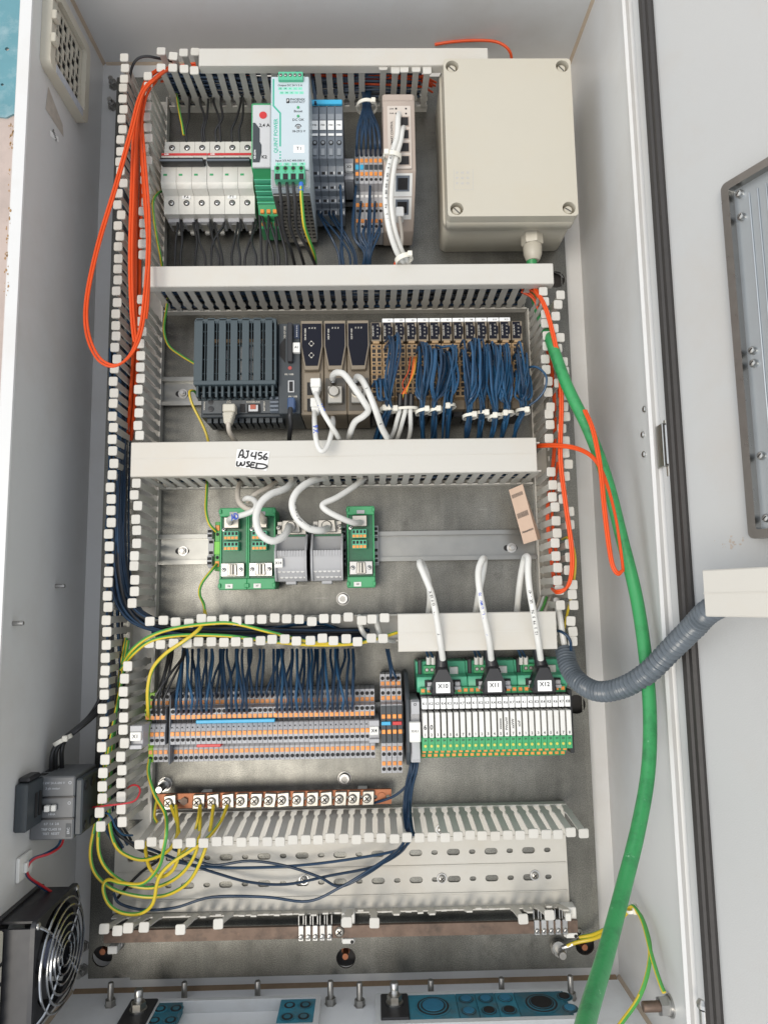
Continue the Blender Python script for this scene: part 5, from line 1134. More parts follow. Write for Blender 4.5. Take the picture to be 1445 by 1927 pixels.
for k, (d, m_) in enumerate(((0, W_WHT), (6, W_GRN), (13, W_GRY), (-6, W_GRY))):
    wire('loose_wire', ['white', 'green', 'grey', 'pale grey'][k]+' wire end tucked behind the bottom of the right duct', [(1022+d, 1124, 30), (1018+d, 1136, 40), (1012+d, 1150, 50), (1004+d, 1164, 50)], 1.5, m_, 'wire ends by the right duct')
# plug cables of the three green modules
GW = 'white cables of the three black plugs'
def plug_cable(nm, pts): wire('plug_cable', 'white cable rising in a loop from the black plug marked '+nm, pts, 3.3, W_WHT, GW, 8, 12, cat='cable')
plug_cable('X10', [(833, 1240, 80), (828, 1205, 96), (821, 1160, 106), (811, 1115, 108), (798, 1082, 108), (790, 1063, 104), (791, 1057, 94), (798, 1068, 82), (806, 1095, 74), (809, 1125, 68), (806, 1160, 50)])
plug_cable('X11', [(924, 1240, 80), (920, 1205, 98), (911, 1160, 108), (902, 1110, 110), (900, 1075, 108), (907, 1053, 103), (911, 1054, 92), (908, 1080, 82), (901, 1115, 72), (894, 1160, 50)])
plug_cable('X12', [(1017, 1240, 80), (1012, 1205, 96), (1004, 1155, 106), (996, 1110, 108), (993, 1075, 106), (993, 1050, 100), (987, 1050, 88), (981, 1075, 78), (976, 1110, 68), (972, 1155, 50)])
pc = [o for o in bpy.data.objects if o.name.startswith('plug_cable')]
def cable_print(o, pts, s, size, m, n=None):
    P = spline([Vector(at(*p)) for p in pts], 12); st = len(P)/(len(s)+1); mb = MB()
    for i, ch in enumerate(s):
        if ch == ' ': continue
        j = min(int((i+.7)*st), len(P)-2); d = (P[j+1]-P[j]).normalized(); z = Vector((CU, CV, CW))-P[j]; z = (z-d*z.dot(d)).normalized(); e = z.cross(d)
        put_text(mb, ch, P[j]+z*3.45, size, m, d, e)
    mb.build('printed_text', o)
cable_print(pc[0], [(826, 1195, 99), (818, 1147, 107), (808, 1108, 108)], 'E 21/70 OFLEX', 3.6, INK); cable_print(pc[1], [(918, 1195, 101), (909, 1150, 109), (902, 1110, 110)], 'CSCI PL-UMW 70', 3.6, BINK); cable_print(pc[2], [(1010, 1195, 99), (1002, 1148, 107), (996, 1105, 108)], '12279376 LK-47', 3.6, INK)
for nm, x in (('X10', 806), ('X11', 896), ('X12', 980)):
    for k in range(2):
        p0 = at(x+k*9, 1250, 44); mb = MB().lathe(p0, (0, 1, .2), [(2.3, 0), (2.3, 8), (1.5, 9)], WPLAST, 10); o = solo('ferrule_wire', mb, ['left', 'right'][k]+' of two dark wires with white ferrules behind the plug marked '+nm, 'wire', p0, 'dark wires with white ferrules')
        MB().tube(spline([at(x+k*9, 1238, 46), at(x+k*7-4, 1226, 52), at(x+k*6-12, 1212, 52)], 5), 1.3, W_BLUE, 7).build('insulation', o)
# ---- row one wires
GB = 'black wires of the circuit breakers'
for k, (x0, xm, x1) in enumerate([(334, 331, 330), (341, 343, 340), (364, 371, 368), (371, 376, 386), (395, 402, 412), (404, 412, 418), (420, 402, 398), (446, 441, 436), (452, 448, 452), (476, 474, 482), (482, 470, 462)]):
    wire('breaker_wire', 'black wire below the circuit breakers, '+nth(k, 11), [(x0, 410, 28), (x0+1, 424, 34), (xm, 455, 42), (x1, 482, 44), (x1+R_(-2, 2), 504, 40)], 1.45, W_BLK, GB)
for k, (xa, xb) in enumerate([(358, 350), (376, 380), (392, 384), (404, 414), (416, 406), (452, 436), (458, 450)]):
    wire('breaker_wire', 'black wire above the circuit breakers, '+nth(k, 7), [(xa, 178, 22), (xa+R_(-2, 2), 195, 34), ((xa+xb)/2+R_(-2, 8), 222, 46), (xb, 246, 48), (xb+2, 268, 44)], 1.4, W_BLK, 'black wires above the breakers')
pe_wire('short yellow earth wire above the left circuit breaker', [(332, 170, 20), (334, 185, 32), (338, 210, 44), (343, 235, 48), (346, 254, 48)], 1.4)
pe_wire('earth wire leaving the left duct beside the circuit breakers', [(314, 358, 22), (300, 362, 40), (289, 378, 62), (290, 410, 66), (296, 450, 60), (302, 480, 52), (306, 504, 40)], 1.5)
for k, (x0, x1) in enumerate(((527, 556), (541, 574), (553, 596))):
    wire('supply_wire', 'black wire hanging from the green terminals of the power supply, '+['left', 'middle', 'right'][k]+' one', [(x0-1, 345, 129), (x0, 356, 131), (x0+3, 385, 122), (x0+6, 430, 100), ((x0+x1)/2+6, 470, 76), (x1, 504, 46)], 1.75, W_BLK, 'black wires of the power supply')
o = pe_wire('earth wire with blue sleeve hanging from the power supply', [(567, 346, 130), (567, 358, 132), (569, 390, 122), (573, 425, 108), (583, 455, 86), (592, 480, 64), (594, 504, 44)], 1.9)
MB().tube([at(567, 345, 130.5), at(567, 352, 131.5), at(567.3, 360, 131.5)], 2.4, mat('blue_sleeve', (.03, .14, .50), .4), 12).build('sleeve', o)
for k, (x0, y0, x1) in enumerate([(488, 388, 494), (492, 392, 516), (505, 388, 504), (507, 404, 526), (518, 402, 524), (521, 396, 540)]):
    wire('relay_wire', 'black wire below the green relay marked K2, '+nth(k, 6), [(x0, y0, 38), (x0+1, y0+14, 44), ((x0+x1)/2, 445, 46), (x1-2, 475, 44), (x1, 504, 40)], 1.5, W_BLK, 'black wires of the K2 relay')
wire('relay_wire', 'dark blue wires arching over the top of the power supply', [(552, 160, 100), (553, 142, 120), (560, 137, 122), (568, 143, 120), (572, 168, 90), (580, 185, 40)], 1.6, W_BLUE, None)
wire('relay_wire', 'dark blue wire dropping from the top duct beside the power supply', [(583, 132, 40), (588, 150, 60), (592, 175, 80), (594, 196, 88)], 1.6, W_BLUE, None)
GF = 'dark blue wires below the fuse terminals'
for k, (x0, y0, x1) in enumerate([(600, 400, 640), (606, 403, 660), (620, 400, 668), (628, 402, 672), (640, 352, 648), (640, 398, 645)]):
    wire('fuse_wire', 'dark blue wire below the grey fuse terminals, '+nth(k, 6), [(x0, y0-3, 34 if y0 > 380 else 64), (x0+1, y0+6, 42 if y0 > 380 else 72), ((x0+x1)/2, 440, 52), (x1-4, 475, 46), (x1, 504, 40)], 1.3, W_BLUE, GF)
GX = 'dark blue wires of the X3 terminals'
for k in range(12):
    x0 = 671+(k % 6)*8.8; x1 = 683+k*1.3
    wire('terminal_wire', 'dark blue wire entering the top of the X3 terminals, '+nth(k, 12), [(x1+R_(-8, 8), 158, 24), (x1, 185, 44), (x1, 204, 56), (x1+(x0-x1)*.7+R_(-2, 2), 240, 72), (x0+R_(-1, 1), 272, 72), (x0, 292, 58)], 1.3, W_BLUE, GX)
    y0 = (345, 385, 420)[k % 3]
    wire('terminal_wire', 'dark blue wire running down from the X3 terminals to the duct, '+nth(k, 12), [(x0, y0-5, 44), (x0-1, y0+6, 52), (x0-4+R_(-3, 3), 440, 56), (x1+2, 475, 50), (x1+R_(-6, 6), 504, 40)], 1.3, W_BLUE, GX)
GS = 'white cables of the network switch'
wire('network_cable', 'longer white cable curving down the front of the beige network switch', [(751, 214, 98), (749, 222, 108), (747, 256, 114), (738, 288, 118), (729, 325, 120), (725, 370, 119), (731, 425, 112), (744, 468, 98), (758, 494, 82), (766, 512, 58)], 3.0, W_WHT, GS, 8, 12, cat='cable')
nc = [o for o in bpy.data.objects if o.name.startswith('network_cable')][-1]; cable_print(nc, [(744, 262, 114), (733, 305, 119), (727, 350, 120), (727, 400, 116), (737, 445, 106)], 'SCREENED 26 CATEGORY 5e TIA 568', 3.2, INK)
wire('network_cable', 'shorter white cable with blue pen mark beside the longer one on the network switch', [(760, 240, 96), (757, 244, 108), (753, 268, 113), (744, 300, 117), (738, 340, 118), (736, 385, 116), (742, 430, 108), (755, 470, 92), (768, 496, 78), (774, 512, 58)], 2.8, W_WHT, GS, 8, 12, cat='cable')
o = wire('network_cable', 'thin beige cable hanging from the lowest socket of the network switch', [(752, 402, 70), (752, 412, 76), (755, 432, 72), (756, 455, 66), (752, 480, 56), (746, 502, 46)], 1.9, W_GRY, GS, 7, 10, cat='cable'); a = at(752, 400, 72); MB().box(a[0]-4.4, a[0]+4.4, a[1]-7, a[1]+4, 62, 78, WPLAST, 1).build('plug', o)
wire('network_cable', 'orange cable end near the foot of the network switch', [(757, 452, 60), (750, 478, 54), (741, 502, 46)], 1.4, W_ORG, GS, cat='cable')
# cable ties
def tie(px, py, w, ru, rw, label, tilt=0., head=(1, .4), thick=2.0, grp='nylon cable ties'):
    c = Vector(at(px, py, w)); ex = Vector((math.cos(tilt), math.sin(tilt), 0)); ez = Vector((0, 0, 1)); ey = Vector((-math.sin(tilt), math.cos(tilt), 0)); mb = MB(); bm = mb.bm; R = []
    for k in range(24):
        a = 2*PI*k/24; n_ = ex*math.cos(a)*ru+ez*math.sin(a)*rw; R.append([bm.verts.new(c+n_*s+ey*h) for s, h in ((1, -thick), (1.1, -thick), (1.1, thick), (1, thick))])
    F = [bm.faces.new((R[k][j], R[k][(j+1) % 4], R[(k+1) % 24][(j+1) % 4], R[(k+1) % 24][j])) for k in range(24) for j in range(4)]
    mb._fin(F, TIE); o = solo('cable_tie', mb, label, 'cable tie', tuple(c), grp)
    h = c+ex*ru*head[0]*.7+ez*rw*.85
    MB().box(h.x-2.6, h.x+2.6, h.y-2.9, h.y+2.9, h.z-1, h.z+3.4, TIE, .7).build('head', o); return o
tie(690, 202, 56, 11, 12, 'pale cable tie around the blue bundle above the X3 terminals')
tie(738, 296, 114, 9, 8, 'nylon cable tie around the white cables in front of the network switch', -.1, (-1, 0), 2.4)
tie(760, 488, 88, 9, 9, 'nylon cable tie with large head where the white cables reach the duct lid', .3, (1, 0), 2.6)
# ---- processor row
pe_wire('earth wire bending to the mounting rail beside the processor', [(317, 556, 22), (314, 580, 34), (309, 620, 38), (318, 650, 36), (340, 668, 32), (366, 684, 26)], 1.5)
pe_wire('earth wire from the processor foot down to the sticker duct', [(374, 748, 24), (366, 736, 40), (357, 738, 46), (362, 760, 44), (378, 792, 40), (388, 815, 38), (394, 838, 34)], 1.5)
o = wire('network_cable', 'beige network cable with ribbed boot plugged into the processor', [(430, 790, 84), (430, 800, 86), (432, 812, 80), (440, 826, 66), (450, 840, 48)], 2.5, W_GRY, 'network cables of the processor row', 8, 12, cat='cable')
a = at(432, 775, 82); bt = MB().box(a[0]-6.6, a[0]+6.6, a[1]-1, a[1]+8, 72, 86, CARD if False else BEIGE, 1.2)
bt.prism([(a[0]-6.2, a[1]-1), (a[0]+6.2, a[1]-1), (a[0]+2.6, a[1]-14), (a[0]-4.8, a[1]-14)], 76, 88, 'w', BEIGE, 1.5)
for k in range(3): bt.box(a[0]-5.6+k*.5, a[0]+5-k*.9, a[1]-5-k*3, a[1]-3.6-k*3, 87.4, 88.6, BEIGE, .3)
bt.build('plug_boot', o)
o = wire('usb_cable', 'black cable with dark blue plug in the lower socket beside the processor', [(547, 768, 90), (546, 782, 92), (547, 800, 84), (545, 818, 66), (544, 838, 46)], 2.6, W_BLK, None, 8, 12, cat='cable')
a = at(548, 760, 88); MB().box(a[0]-3.6, a[0]+4.2, a[1]-6.6, a[1]+6.6, 76, 91, mat('dark_blue_plug', (.04, .075, .16), .4), 1.2).build('plug', o)
def netplug(px, py, w, pts, label):
    o = wire('network_cable', label, pts, 2.6, W_WHT, 'network cables of the processor row', 8, 12, cat='cable'); a = at(px, py, w)
    MB().box(a[0]-5.4, a[0]+5.4, a[1]-3, a[1]+7, w-16, w+2, WPLAST, 1).prism([(a[0]-5, a[1]-3), (a[0]+5, a[1]-3), (a[0]+3.4, a[1]-10), (a[0]-3, a[1]-10)], w-10, w+3, 'w', WPLAST, 1.4).build('plug', o); return o
o1 = netplug(594, 724, 88, [(594, 738, 88), (598, 752, 98), (607, 774, 106), (620, 796, 107), (632, 815, 98), (636, 822, 87), (638, 827, 74), (639, 834, 58), (639, 841, 42)], 'white network cable from the upper plug of the taupe module, slanting to the right')
o2 = netplug(594, 761, 82, [(592, 775, 84), (592, 792, 98), (594, 822, 110), (599, 842, 112), (607, 849, 112), (616, 840, 108), (623, 818, 100), (627, 796, 84), (626, 780, 50)], 'white network cable from the lower plug, hanging in a short loop over the sticker lid')
cable_print(o1, [(602, 762, 101), (612, 786, 107)], 'X7', 7, BINK); cable_print(o2, [(593, 800, 102), (595, 826, 110)], '9X', 7, BINK)
wire('data_cable', 'grey data cable bending back on itself from the left metal plug', [(626, 712, 84), (627, 706, 98), (634, 701, 110), (648, 705, 118), (667, 730, 122), (686, 758, 118), (693, 772, 112), (684, 783, 104), (668, 794, 94), (660, 812, 82), (657, 828, 60), (658, 840, 42)], 3.3, W_WHT, 'white data cables of the processor row', 8, 14, cat='cable')
wire('data_cable', 'white printed data cable slanting from the right metal plug to the duct', [(670, 713, 84), (673, 709, 98), (682, 716, 112), (695, 742, 118), (708, 775, 114), (718, 804, 100), (727, 821, 87), (732, 830, 66), (735, 840, 44)], 3.3, W_WHT, 'white data cables of the processor row', 8, 14, cat='cable')
dc = [o for o in bpy.data.objects if o.name.startswith('data_cable')][-1]; cable_print(dc, [(690, 732, 117), (705, 768, 115), (716, 798, 104)], '34VA LSZH LTCY PE', 3.4, INK)
CL = [(705, 725, 718, 725, 729, 771, 705, 5), (729, 746, 634, 682, 731, 772, 716, 9), (783, 809, 648, 700, 795, 775, 796, 12), (812, 842, 662, 702, 818, 774, 815, 11), (843, 856, 652, 690, 844, 767, 838, 6), (868, 898, 646, 715, 884, 784, 876, 12), (884, 912, 642, 700, 907, 780, 899, 12), (914, 942, 650, 700, 931, 785, 922, 12), (928, 960, 652, 715, 953, 780, 941, 11), (967, 994, 648, 720, 983, 775, 963, 11)]
for c, (xa, xb, ya, yb, xt, yt, xe, n) in enumerate(CL):
    n = round(n*1.35)
    for k in range(n):
        lab = 'blue wire, '+nth(k, n)+' in the tied slice bundle '+nth(c, len(CL))
        xs = xa+(xb-xa)*k/(n-1)+R_(-1, 1); ys = ya+(yb-ya)*(R_(0, 1)**1.3); tx = xt+R_(-4.5, 4.5); b_ = R_(104, 124); side = R_(-7, 9)
        pts = [(xs-R_(2, 7), ys+5, 78), (xs-2, ys-1, 92), (xs+R_(1, 4), ys-R_(3, 7), b_-8), (xs+side*.5+4, ys+24, b_), ((xs*.55+tx*.45)+side, (ys*.5+yt*.5)+6, b_), (tx+side*.25, yt-20, R_(98, 110)), (tx, yt, R_(86, 100)), ((tx+xe)/2+R_(-3, 3), yt+26, R_(68, 82)), (xe+R_(-6, 6), 838, R_(38, 56))]
        wire('module_wire', lab, pts, 1.22, random.choice([W_MID, W_MID, W_BLUE]), 'dark blue wires of the connector slices', 5, 7)
    tie(xt, yt, 93, 7.2, 10, 'white cable tie on the blue wire bundle below the slices, '+nth(c, len(CL)), R_(-.25, .25), (R_(-.8, .8), 0), 1.6)
wire('module_wire', 'single dark blue wire looping out over the right duct fingers', [(985, 712, 80), (992, 694, 96), (1006, 690, 104), (1020, 698, 104), (1028, 712, 102), (1024, 734, 98), (1010, 752, 94), (994, 764, 90), (985, 776, 84)], 1.2, W_MID, None)
wire('module_wire', 'single dark blue wire arching across the tan slices to the left', [(822, 656, 80), (820, 650, 96), (832, 653, 108), (848, 652, 112), (853, 668, 114), (848, 700, 116), (838, 740, 110), (834, 790, 90), (832, 838, 48)], 1.2, W_MID, None)
for k in range(8):
    m_ = [W_ORG, W_ORG, W_YEL, W_RED, W_ORG, W_YEL, W_ORG, W_BLK][k]; xs = 776+k*.9-(12 if k > 5 else 0)
    wire('thin_wire', ('orange', 'orange', 'yellow', 'red', 'orange', 'yellow', 'orange', 'black')[k]+' thin strand from the tan slices into a black cable sleeve, '+nth(k, 8), [(xs+3, 672, 80), (xs+2, 678, 96), (xs-1, 700, 106), (xs-7-k*.8, 722, 106), (762+k*1.6-6, 742, 100), (760+k*2-4, 752, 98)], .62, m_, 'thin coloured strands', 5, 6)
for k, (x0, x1, x2) in enumerate(((752, 741, 728), (763, 752, 742), (773, 772, 766))):
    o = wire('sensor_cable', ['leftmost', 'middle', 'rightmost'][k]+' white cable with a black sleeve between the blue wire bundles', [(x0, 762, 96), (x0-1, 775, 94), ((x0+x1)/2, 792, 86), (x1, 812, 70), (x2, 840, 46)], 2.4, W_WHT, 'white cables with black sleeves', 7, 12, cat='cable')
    MB().tube([at(x0+1, 742, 99), at(x0+.5, 755, 98), at(x0, 766, 96)], 3, BLACK, 12).build('sleeve', o)
tie(761, 771, 94, 14, 8, 'long white cable tie joining the three black sleeved cables', .05, (-1, 0), 1.4)
# ---- middle bay cables
pe_wire('yellow earth wire entering the top of the green and yellow terminal', [(390, 902, 28), (389, 930, 36), (388, 960, 42), (394, 985, 44), (407, 1000, 38)], 1.6)
pe_wire('earth wire leaving the bottom of the green and yellow terminal', [(408, 1062, 38), (398, 1074, 46), (380, 1098, 48), (376, 1118, 46), (384, 1138, 40), (386, 1160, 40)], 1.6)
GM = 'white and beige cables of the middle bay'
def mc(label, pts, r=3.2, m=None): return wire('data_cable', label, pts, r, m or W_WHT, GM, 8, 12, cat='cable')
o = mc('white cable with blue pen mark plugged into the leftmost green board', [(432, 984, 54), (432, 977, 72), (446, 972, 88), (466, 966, 96), (480, 958, 98), (482, 947, 94), (474, 939, 86), (464, 938, 80), (458, 944, 66)], 2.9)
cable_print(o, [(438, 974, 84), (458, 968, 95)], 'AD', 9, BINK)
mc('beige cable dropping from the sticker duct to the second green board', [(454, 904, 34), (448, 922, 60), (450, 944, 74), (464, 957, 80), (482, 962, 82), (494, 972, 72), (495, 982, 56)], 2.8, W_GRY)
mc('beige cable slanting from the sticker duct behind the big white loop', [(524, 904, 34), (508, 916, 60), (488, 926, 74), (474, 936, 80), (466, 944, 74)], 2.6, W_GRY)
mc('white cable making a big loop into the plug terminal tagged X14', [(556, 898, 44), (540, 918, 78), (510, 930, 98), (490, 948, 106), (482, 976, 110), (490, 1004, 111), (512, 1018, 108), (533, 1010, 98), (542, 996, 82), (543, 990, 62)], 3.7)
o = mc('white cable making an open curve into the untagged grey plug terminal', [(618, 897, 44), (585, 906, 78), (560, 924, 94), (550, 948, 100), (558, 974, 100), (580, 994, 96), (604, 998, 86), (616, 994, 64)], 3.7)
cable_print(o, [(553, 940, 98), (560, 974, 100), (584, 994, 95)], '+4MAL PLEX 53X0 VV-10', 3.4, INK)
mc('pale cable with a sharp bend into the lone green board', [(690, 896, 40), (668, 914, 68), (634, 936, 84), (612, 946, 90), (607, 953, 92), (618, 963, 92), (644, 976, 88), (666, 984, 78), (678, 983, 60)], 3.1)
# ---- lower terminal wires
G4 = 'dark blue wires of the X4 row'
upx = lambda k: 332.2+9.46*k
ups = [0, 1, 2, 3, 4, 5, 6, 7, 10, 11, 12, 13, 14]+list(range(20, 36))
for k in ups:
    x0 = upx(k); y0 = 1344-.018*(x0-332); g = round((x0-10)/26)*26+10+R_(-6, 6); g = min(max(g, 345), 664)
    wire('terminal_wire', 'dark blue wire in the front socket of the X4 terminal '+nth40(k, 40), [(g, 1222, 34), (g+R_(-2, 2), 1240, 46), ((g*.6+x0*.4)+R_(-4, 4), 1272, 66), (x0+R_(-2, 2), 1312, 80), (x0, 1332, 72), (x0, y0, 56)], 1.45, W_BLUE if k % 3 else W_MID, G4, 6, 8)
for k in [0, 1, 3, 4, 5, 6, 7, 8, 9, 10, 12, 13, 14, 15, 16, 17, 18, 19, 20, 21, 22, 24, 25, 27, 28, 31, 32, 35]:
    x0 = upx(k); y0 = 1315-.018*(x0-332); g = round((x0+6)/26)*26+R_(-5, 5); g = min(max(g, 345), 664)
    wire('terminal_wire', 'dark blue wire in the rear socket of the X4 terminal '+nth40(k, 40), [(g, 1222, 28), (g, 1240, 36), ((g+x0)/2+R_(-3, 3), 1268, 46), (x0+R_(-1, 1), 1298, 52), (x0, 1308, 48), (x0, y0, 40)], 1.4, W_BLUE, G4, 6, 8)
for k in range(2):
    wire('terminal_wire', 'dark blue wire dropping into the tall distribution terminals, '+['left', 'right'][k]+' one', [(727+k*4, 1222, 34), (731+k*3, 1240, 44), (735+k*4, 1262, 52), (735+k*9.6, 1274, 48), (735.5+k*9.6, 1281, 33)], 1.28, W_BLUE, 'dark blue wires of the distribution terminals')
for k, (x0, g, y0) in enumerate([(291, 345, 1347), (299, 322, 1347), (309, 348, 1346), (299, 318, 1318), (308, 326, 1318)]):
    wire('terminal_wire', 'black wire into the short X1 terminal group, '+nth(k, 5), [(g, 1218, 30), (g-2, 1238, 46), ((g+x0)/2, 1272, 62), (x0, 1315 if y0 > 1330 else 1300, 66 if y0 > 1330 else 50), (x0, y0, 56 if y0 > 1330 else 40)], 1.35, W_BLK, 'black wires of the X1 terminals', 6, 8)
pe_wire('earth wire from the middle bay over the open duct into the X1 earth terminal', [(386, 1150, 40), (386, 1160, 60), (376, 1183, 86), (347, 1206, 92), (312, 1230, 88), (288, 1258, 82), (279, 1294, 80), (279, 1332, 72), (280, 1349, 55)], 1.9)
pe_wire('yellow earth wire lying along the open duct from the left duct, upper one', [(232, 1248, 62), (250, 1222, 84), (282, 1198, 86), (330, 1182, 86), (400, 1173, 84), (445, 1174, 82), (510, 1190, 78), (575, 1206, 74), (640, 1212, 70)], 1.8)
pe_wire('yellow earth wire lying along the open duct from the left duct, lower one', [(228, 1260, 60), (254, 1228, 80), (290, 1204, 83), (350, 1195, 82), (430, 1197, 80), (500, 1206, 76), (580, 1213, 72), (660, 1212, 70), (705, 1203, 74), (748, 1190, 70)], 1.8)
for k in range(2): wire('data_cable', 'pale cable bent inside the open middle duct near its lid, '+['left', 'right'][k]+' one', [(676+k*32, 1160, 50), (678+k*32, 1178, 62), (686+k*31, 1194, 60), (702+k*28, 1204, 44), (725+k*16, 1206, 30)], 2.7, W_WHT, 'pale cables in the open middle duct', cat='cable')
# earth wires looping at the lower left
pe_wire('earth wire from the X1 terminal looping twice below the copper bar', [(282, 1428, 44), (280, 1456, 48), (292, 1496, 56), (311, 1530, 70), (314, 1562, 92), (309, 1596, 90), (299, 1632, 76), (270, 1662, 66), (230, 1662, 60), (203, 1656, 56), (195, 1674, 56), (206, 1702, 56), (231, 1718, 58), (264, 1719, 60), (288, 1700, 64), (299, 1653, 72), (322, 1625, 76), (358, 1601, 76), (392, 1576, 72), (416, 1545, 52), (428, 1516, 34)], 1.8)
pe_wire('earth wire in the outermost loop from the left duct to the third clamp', [(238, 1200, 40), (222, 1290, 44), (206, 1380, 46), (195, 1460, 48), (182, 1540, 52), (171, 1600, 52), (178, 1640, 50), (205, 1668, 48), (240, 1682, 46), (285, 1688, 46), (325, 1680, 50), (360, 1654, 58), (384, 1605, 66), (396, 1560, 56), (402, 1516, 34)], 1.8)
pe_wire('earth wire in the second loop from the left duct to the second clamp', [(242, 1205, 44), (224, 1310, 48), (208, 1400, 50), (197, 1490, 54), (186, 1566, 56), (189, 1612, 54), (210, 1644, 50), (248, 1666, 46), (295, 1669, 48), (340, 1646, 56), (368, 1606, 64), (376, 1560, 56), (377, 1516, 34)], 1.8)
pe_wire('earth wire in the shallow loop from the left duct to the first clamp', [(236, 1215, 36), (222, 1320, 40), (212, 1420, 42), (206, 1500, 46), (208, 1556, 50), (220, 1594, 50), (244, 1612, 48), (272, 1618, 50), (306, 1608, 60), (326, 1590, 66), (335, 1560, 56), (331, 1516, 34)], 1.8)
pe_wire('earth wire hanging in a short loop from the first clamp', [(275, 1580, 30), (275, 1604, 44), (283, 1634, 56), (303, 1650, 60), (328, 1634, 64), (339, 1594, 68), (334, 1550, 50), (322, 1516, 34)], 1.8)
pe_wire('short earth wire at the left end of the copper bar', [(296, 1548, 40), (291, 1535, 36), (294, 1512, 30), (298, 1500, 26)], 1.6)
pe_wire('thin green earth wire slanting under the white fingers to the fourth clamp', [(376, 1516, 34), (372, 1545, 52), (360, 1585, 50), (338, 1610, 40)], 1.4)
# dark wires lying in the bottom duct
GK = 'dark wires lying in the wide bottom duct'
tail = [(780, 1430, 48), (776, 1460, 44), (770, 1500, 40), (769, 1540, 56)]
wire('loose_wire', 'dark wire from the relays lying straight across the upper slots of the bottom duct', tail+[(774, 1575, 80), (752, 1598, 50), (690, 1612, 26), (590, 1626, 18), (500, 1632, 16), (400, 1632, 14), (330, 1622, 12)], 1.45, W_BLUE, GK)
wire('loose_wire', 'dark wire from the relays sagging lowest across the bottom duct', tail+[(762, 1580, 70), (740, 1606, 44), (690, 1640, 24), (640, 1670, 18), (580, 1696, 16), (500, 1688, 16), (400, 1688, 16), (330, 1708, 16), (270, 1712, 18), (226, 1700, 20), (214, 1680, 20)], 1.45, W_BLUE, GK)
wire('loose_wire', 'dark wire from the relays crossing its neighbours in the bottom duct', tail+[(760, 1585, 64), (732, 1615, 40), (690, 1645, 20), (640, 1668, 16), (600, 1650, 18), (540, 1630, 18), (470, 1620, 18), (400, 1628, 18), (350, 1608, 20), (310, 1590, 26)], 1.45, W_BLUE, GK)
wire('loose_wire', 'dark wire from the relays making a long bow in the bottom duct', tail+[(768, 1582, 72), (748, 1608, 44), (700, 1632, 22), (620, 1648, 16), (540, 1664, 14), (470, 1660, 14), (410, 1644, 14), (350, 1624, 14), (290, 1600, 20), (236, 1580, 30), (212, 1560, 30)], 1.45, W_BLUE, GK)
wire('loose_wire', 'black wire slanting down the left end of the bottom duct', [(210, 1545, 40), (225, 1570, 46), (262, 1598, 40), (300, 1615, 20), (268, 1640, 12), (240, 1668, 12), (222, 1690, 12)], 1.6, W_BLK, GK)
for k, (x, b_) in enumerate(((778, 768), (783, 764), (788, 772), (775, 760))):
    wire('relay_wire', 'dark blue wire in the bunch hanging from the relay head, '+nth(k, 4), [(x-2, 1426, 50), (x-4, 1448, 52), (b_+4, 1480, 46), (b_, 1520, 42), (b_+3, 1556, 62), (b_+8, 1572, 78)], 1.4, W_BLUE, 'dark blue wires of the relay head')
wire('relay_wire', 'dark blue wire running left from the relay bunch to the end of the copper bar', [(776, 1448, 46), (770, 1472, 44), (745, 1496, 38), (715, 1508, 30), (690, 1514, 20)], 1.4, W_BLUE, None)
wire('dark_wire', 'dark wire arching over the top of the left duct', [(243, 245, 30), (244, 190, 50), (246, 140, 66), (256, 114, 74), (275, 106, 76), (300, 110, 70), (335, 118, 50)], 1.5, W_BLK, None)
wire('red_wire', 'thin red wire looping out of the left duct fingers above the bottom duct', [(170, 1520, 60), (200, 1516, 92), (236, 1512, 94), (255, 1506, 92), (264, 1490, 88), (260, 1479, 84), (248, 1478, 76), (238, 1486, 60)], .9, W_RED, None)
wire('blue_wire', 'thin blue wire bending behind the lowest left fingers', [(165, 1548, 40), (196, 1530, 70), (210, 1538, 74), (218, 1556, 66), (232, 1570, 56), (250, 1572, 40)], 1., W_MID, None)
# contactor wires and fan wires
for k, (x, xe) in enumerate(((98, 182), (106, 190), (118, 196))):
    wire('contactor_wire', ['left', 'middle', 'right'][k]+' of three thick black wires rising from the dark device on the left wall', [(x, 1468, 66-k*8), (x-1, 1440, 70-k*6), (x+3-k*2, 1412, 72-k*4), (118+k*3, 1392, 70-k*4), (140+k*3, 1374, 60), (165+k*4, 1352, 48), (xe, 1328, 34), (xe+14, 1300, 30)], 2.2, W_BLK, 'black wires of the wall device', 7, 10)
tie(119, 1393, 68, 9, 8, 'cream cable tie gathering the black wires on the left wall', .5, (1, 0), 2)
for k, m_ in enumerate((W_RED, W_MID)):
    wire('fan_wire', ['thin red', 'thin blue'][k]+' wire of the fan running over the tie mount', [(122+k*-4, 1572, 74), (115-k*6, 1592, 80), (95-k*8, 1606, 92), (66-k*4, 1616, 102), (53-k*2, 1632, 106), (56-k*3, 1650, 104), (82-k*6, 1668, 92), (106-k*6, 1684, 80)], 1.15, m_, 'fan wires')
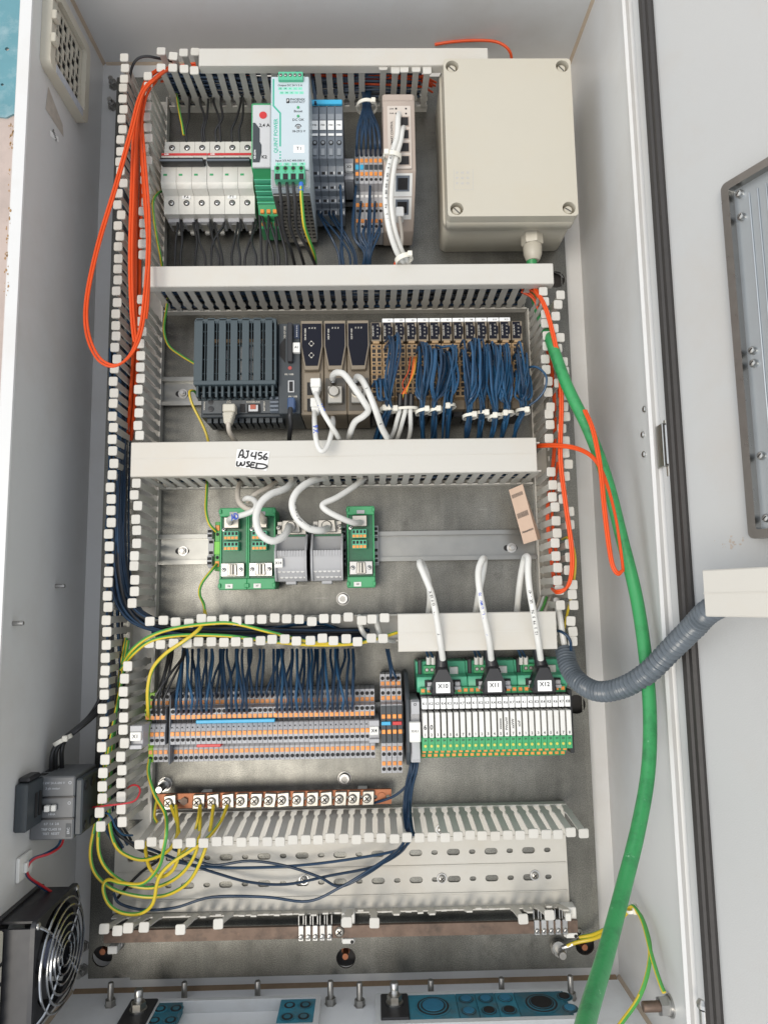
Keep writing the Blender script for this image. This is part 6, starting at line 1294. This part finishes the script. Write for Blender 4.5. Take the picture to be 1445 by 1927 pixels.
# earth wires at the lower right
o = pe_wire('earth wire from the earth bolt over the right wall tie and out of the frame', [(1062, 1782, 10), (1085, 1773, 14), (1120, 1765, 22), (1152, 1746, 44), (1178, 1718, 66), (1192, 1712, 76), (1208, 1730, 92), (1222, 1780, 110), (1218, 1830, 122), (1200, 1880, 130), (1165, 1930, 140), (1140, 1970, 150)], 2.1, ph=6)
MB().lathe(at(1050, 1783, 9), (0, 0, 1), [(6.5, 0), (6.5, 1.4)], STEEL, 18).tube([at(1056, 1784, 10), at(1068, 1780, 10), at(1078, 1776, 12)], 3, STEEL, 10).build('cable_lug', o)
pe_wire('earth wire from the earth bolt over the right wall tie to the earth stud', [(1090, 1764, 12), (1120, 1757, 22), (1155, 1738, 46), (1182, 1710, 70), (1194, 1709, 80), (1210, 1738, 98), (1226, 1800, 124), (1240, 1845, 140), (1249, 1868, 148)], 2.0, ph=6)
tie(1189, 1710, 74, 6, 6, 'white cable tie holding the earth wires to the right wall', .4, (.2, 0), 1.6)
# ---------------------------------------------------------------- pieces that sit on a part become its sub-parts
SUBS = {'printed_text': {'label', 'name_plate', 'front_plate', 'face_plate', 'paper', 'label_film', 'front_cover', 'print_patch', 'port_panel', 'dark_print', 'relay_body'},
        'handwriting': {'relay_body', 'paper'}, 'terminal_screw': {'pole', 'input_terminal', 'output_terminal', 'screw_terminal', 'front_block'}, 'wire_hole': {'pole', 'input_terminal'}, 'wire_clamp': {'pole'}, 'switch_window': {'pole'},
        'clamp_screw': {'clamp_plate', 'clamp'}, 'green_line': {'front_plate'}, 'green_dots': {'front_plate'}, 'print_patch': {'front_plate'}, 'indicator': {'front_plate', 'face_plate'}, 'trim_dial': {'front_plate'}, 'maker_mark': {'front_plate'}, 'toggle_lug': {'toggle'}, 'clamp_roll': {'cable_clamp'}}
BB = {}
def bbox(o):
    k = o.data.name
    if k not in BB: q = [c[:] for c in o.bound_box]; BB[k] = (min(c[0] for c in q), max(c[0] for c in q), min(c[1] for c in q), max(c[1] for c in q))
    return BB[k]
for t in [o for o in bpy.data.objects if o.type == 'EMPTY']:
    kids = [(c, c.name.split('.')[0]) for c in t.children if c.type == 'MESH']
    moved = set()
    for c, n in kids:
        if n not in SUBS: continue
        b = bbox(c); x, y = (b[0]+b[1])/2, (b[2]+b[3])/2; best = None
        for p, pn in kids:
            if p is c or pn not in SUBS[n] or p in moved or p.location.length > 0: continue
            q = bbox(p)
            if q[0]-.0004 <= x <= q[1]+.0004 and q[2]-.007 <= y <= q[3]+.0004:
                a = (q[1]-q[0])*(q[3]-q[2])
                if best is None or a < best[0]: best = (a, p)
        if best and not c.children: c.parent = best[1]; moved.add(c)
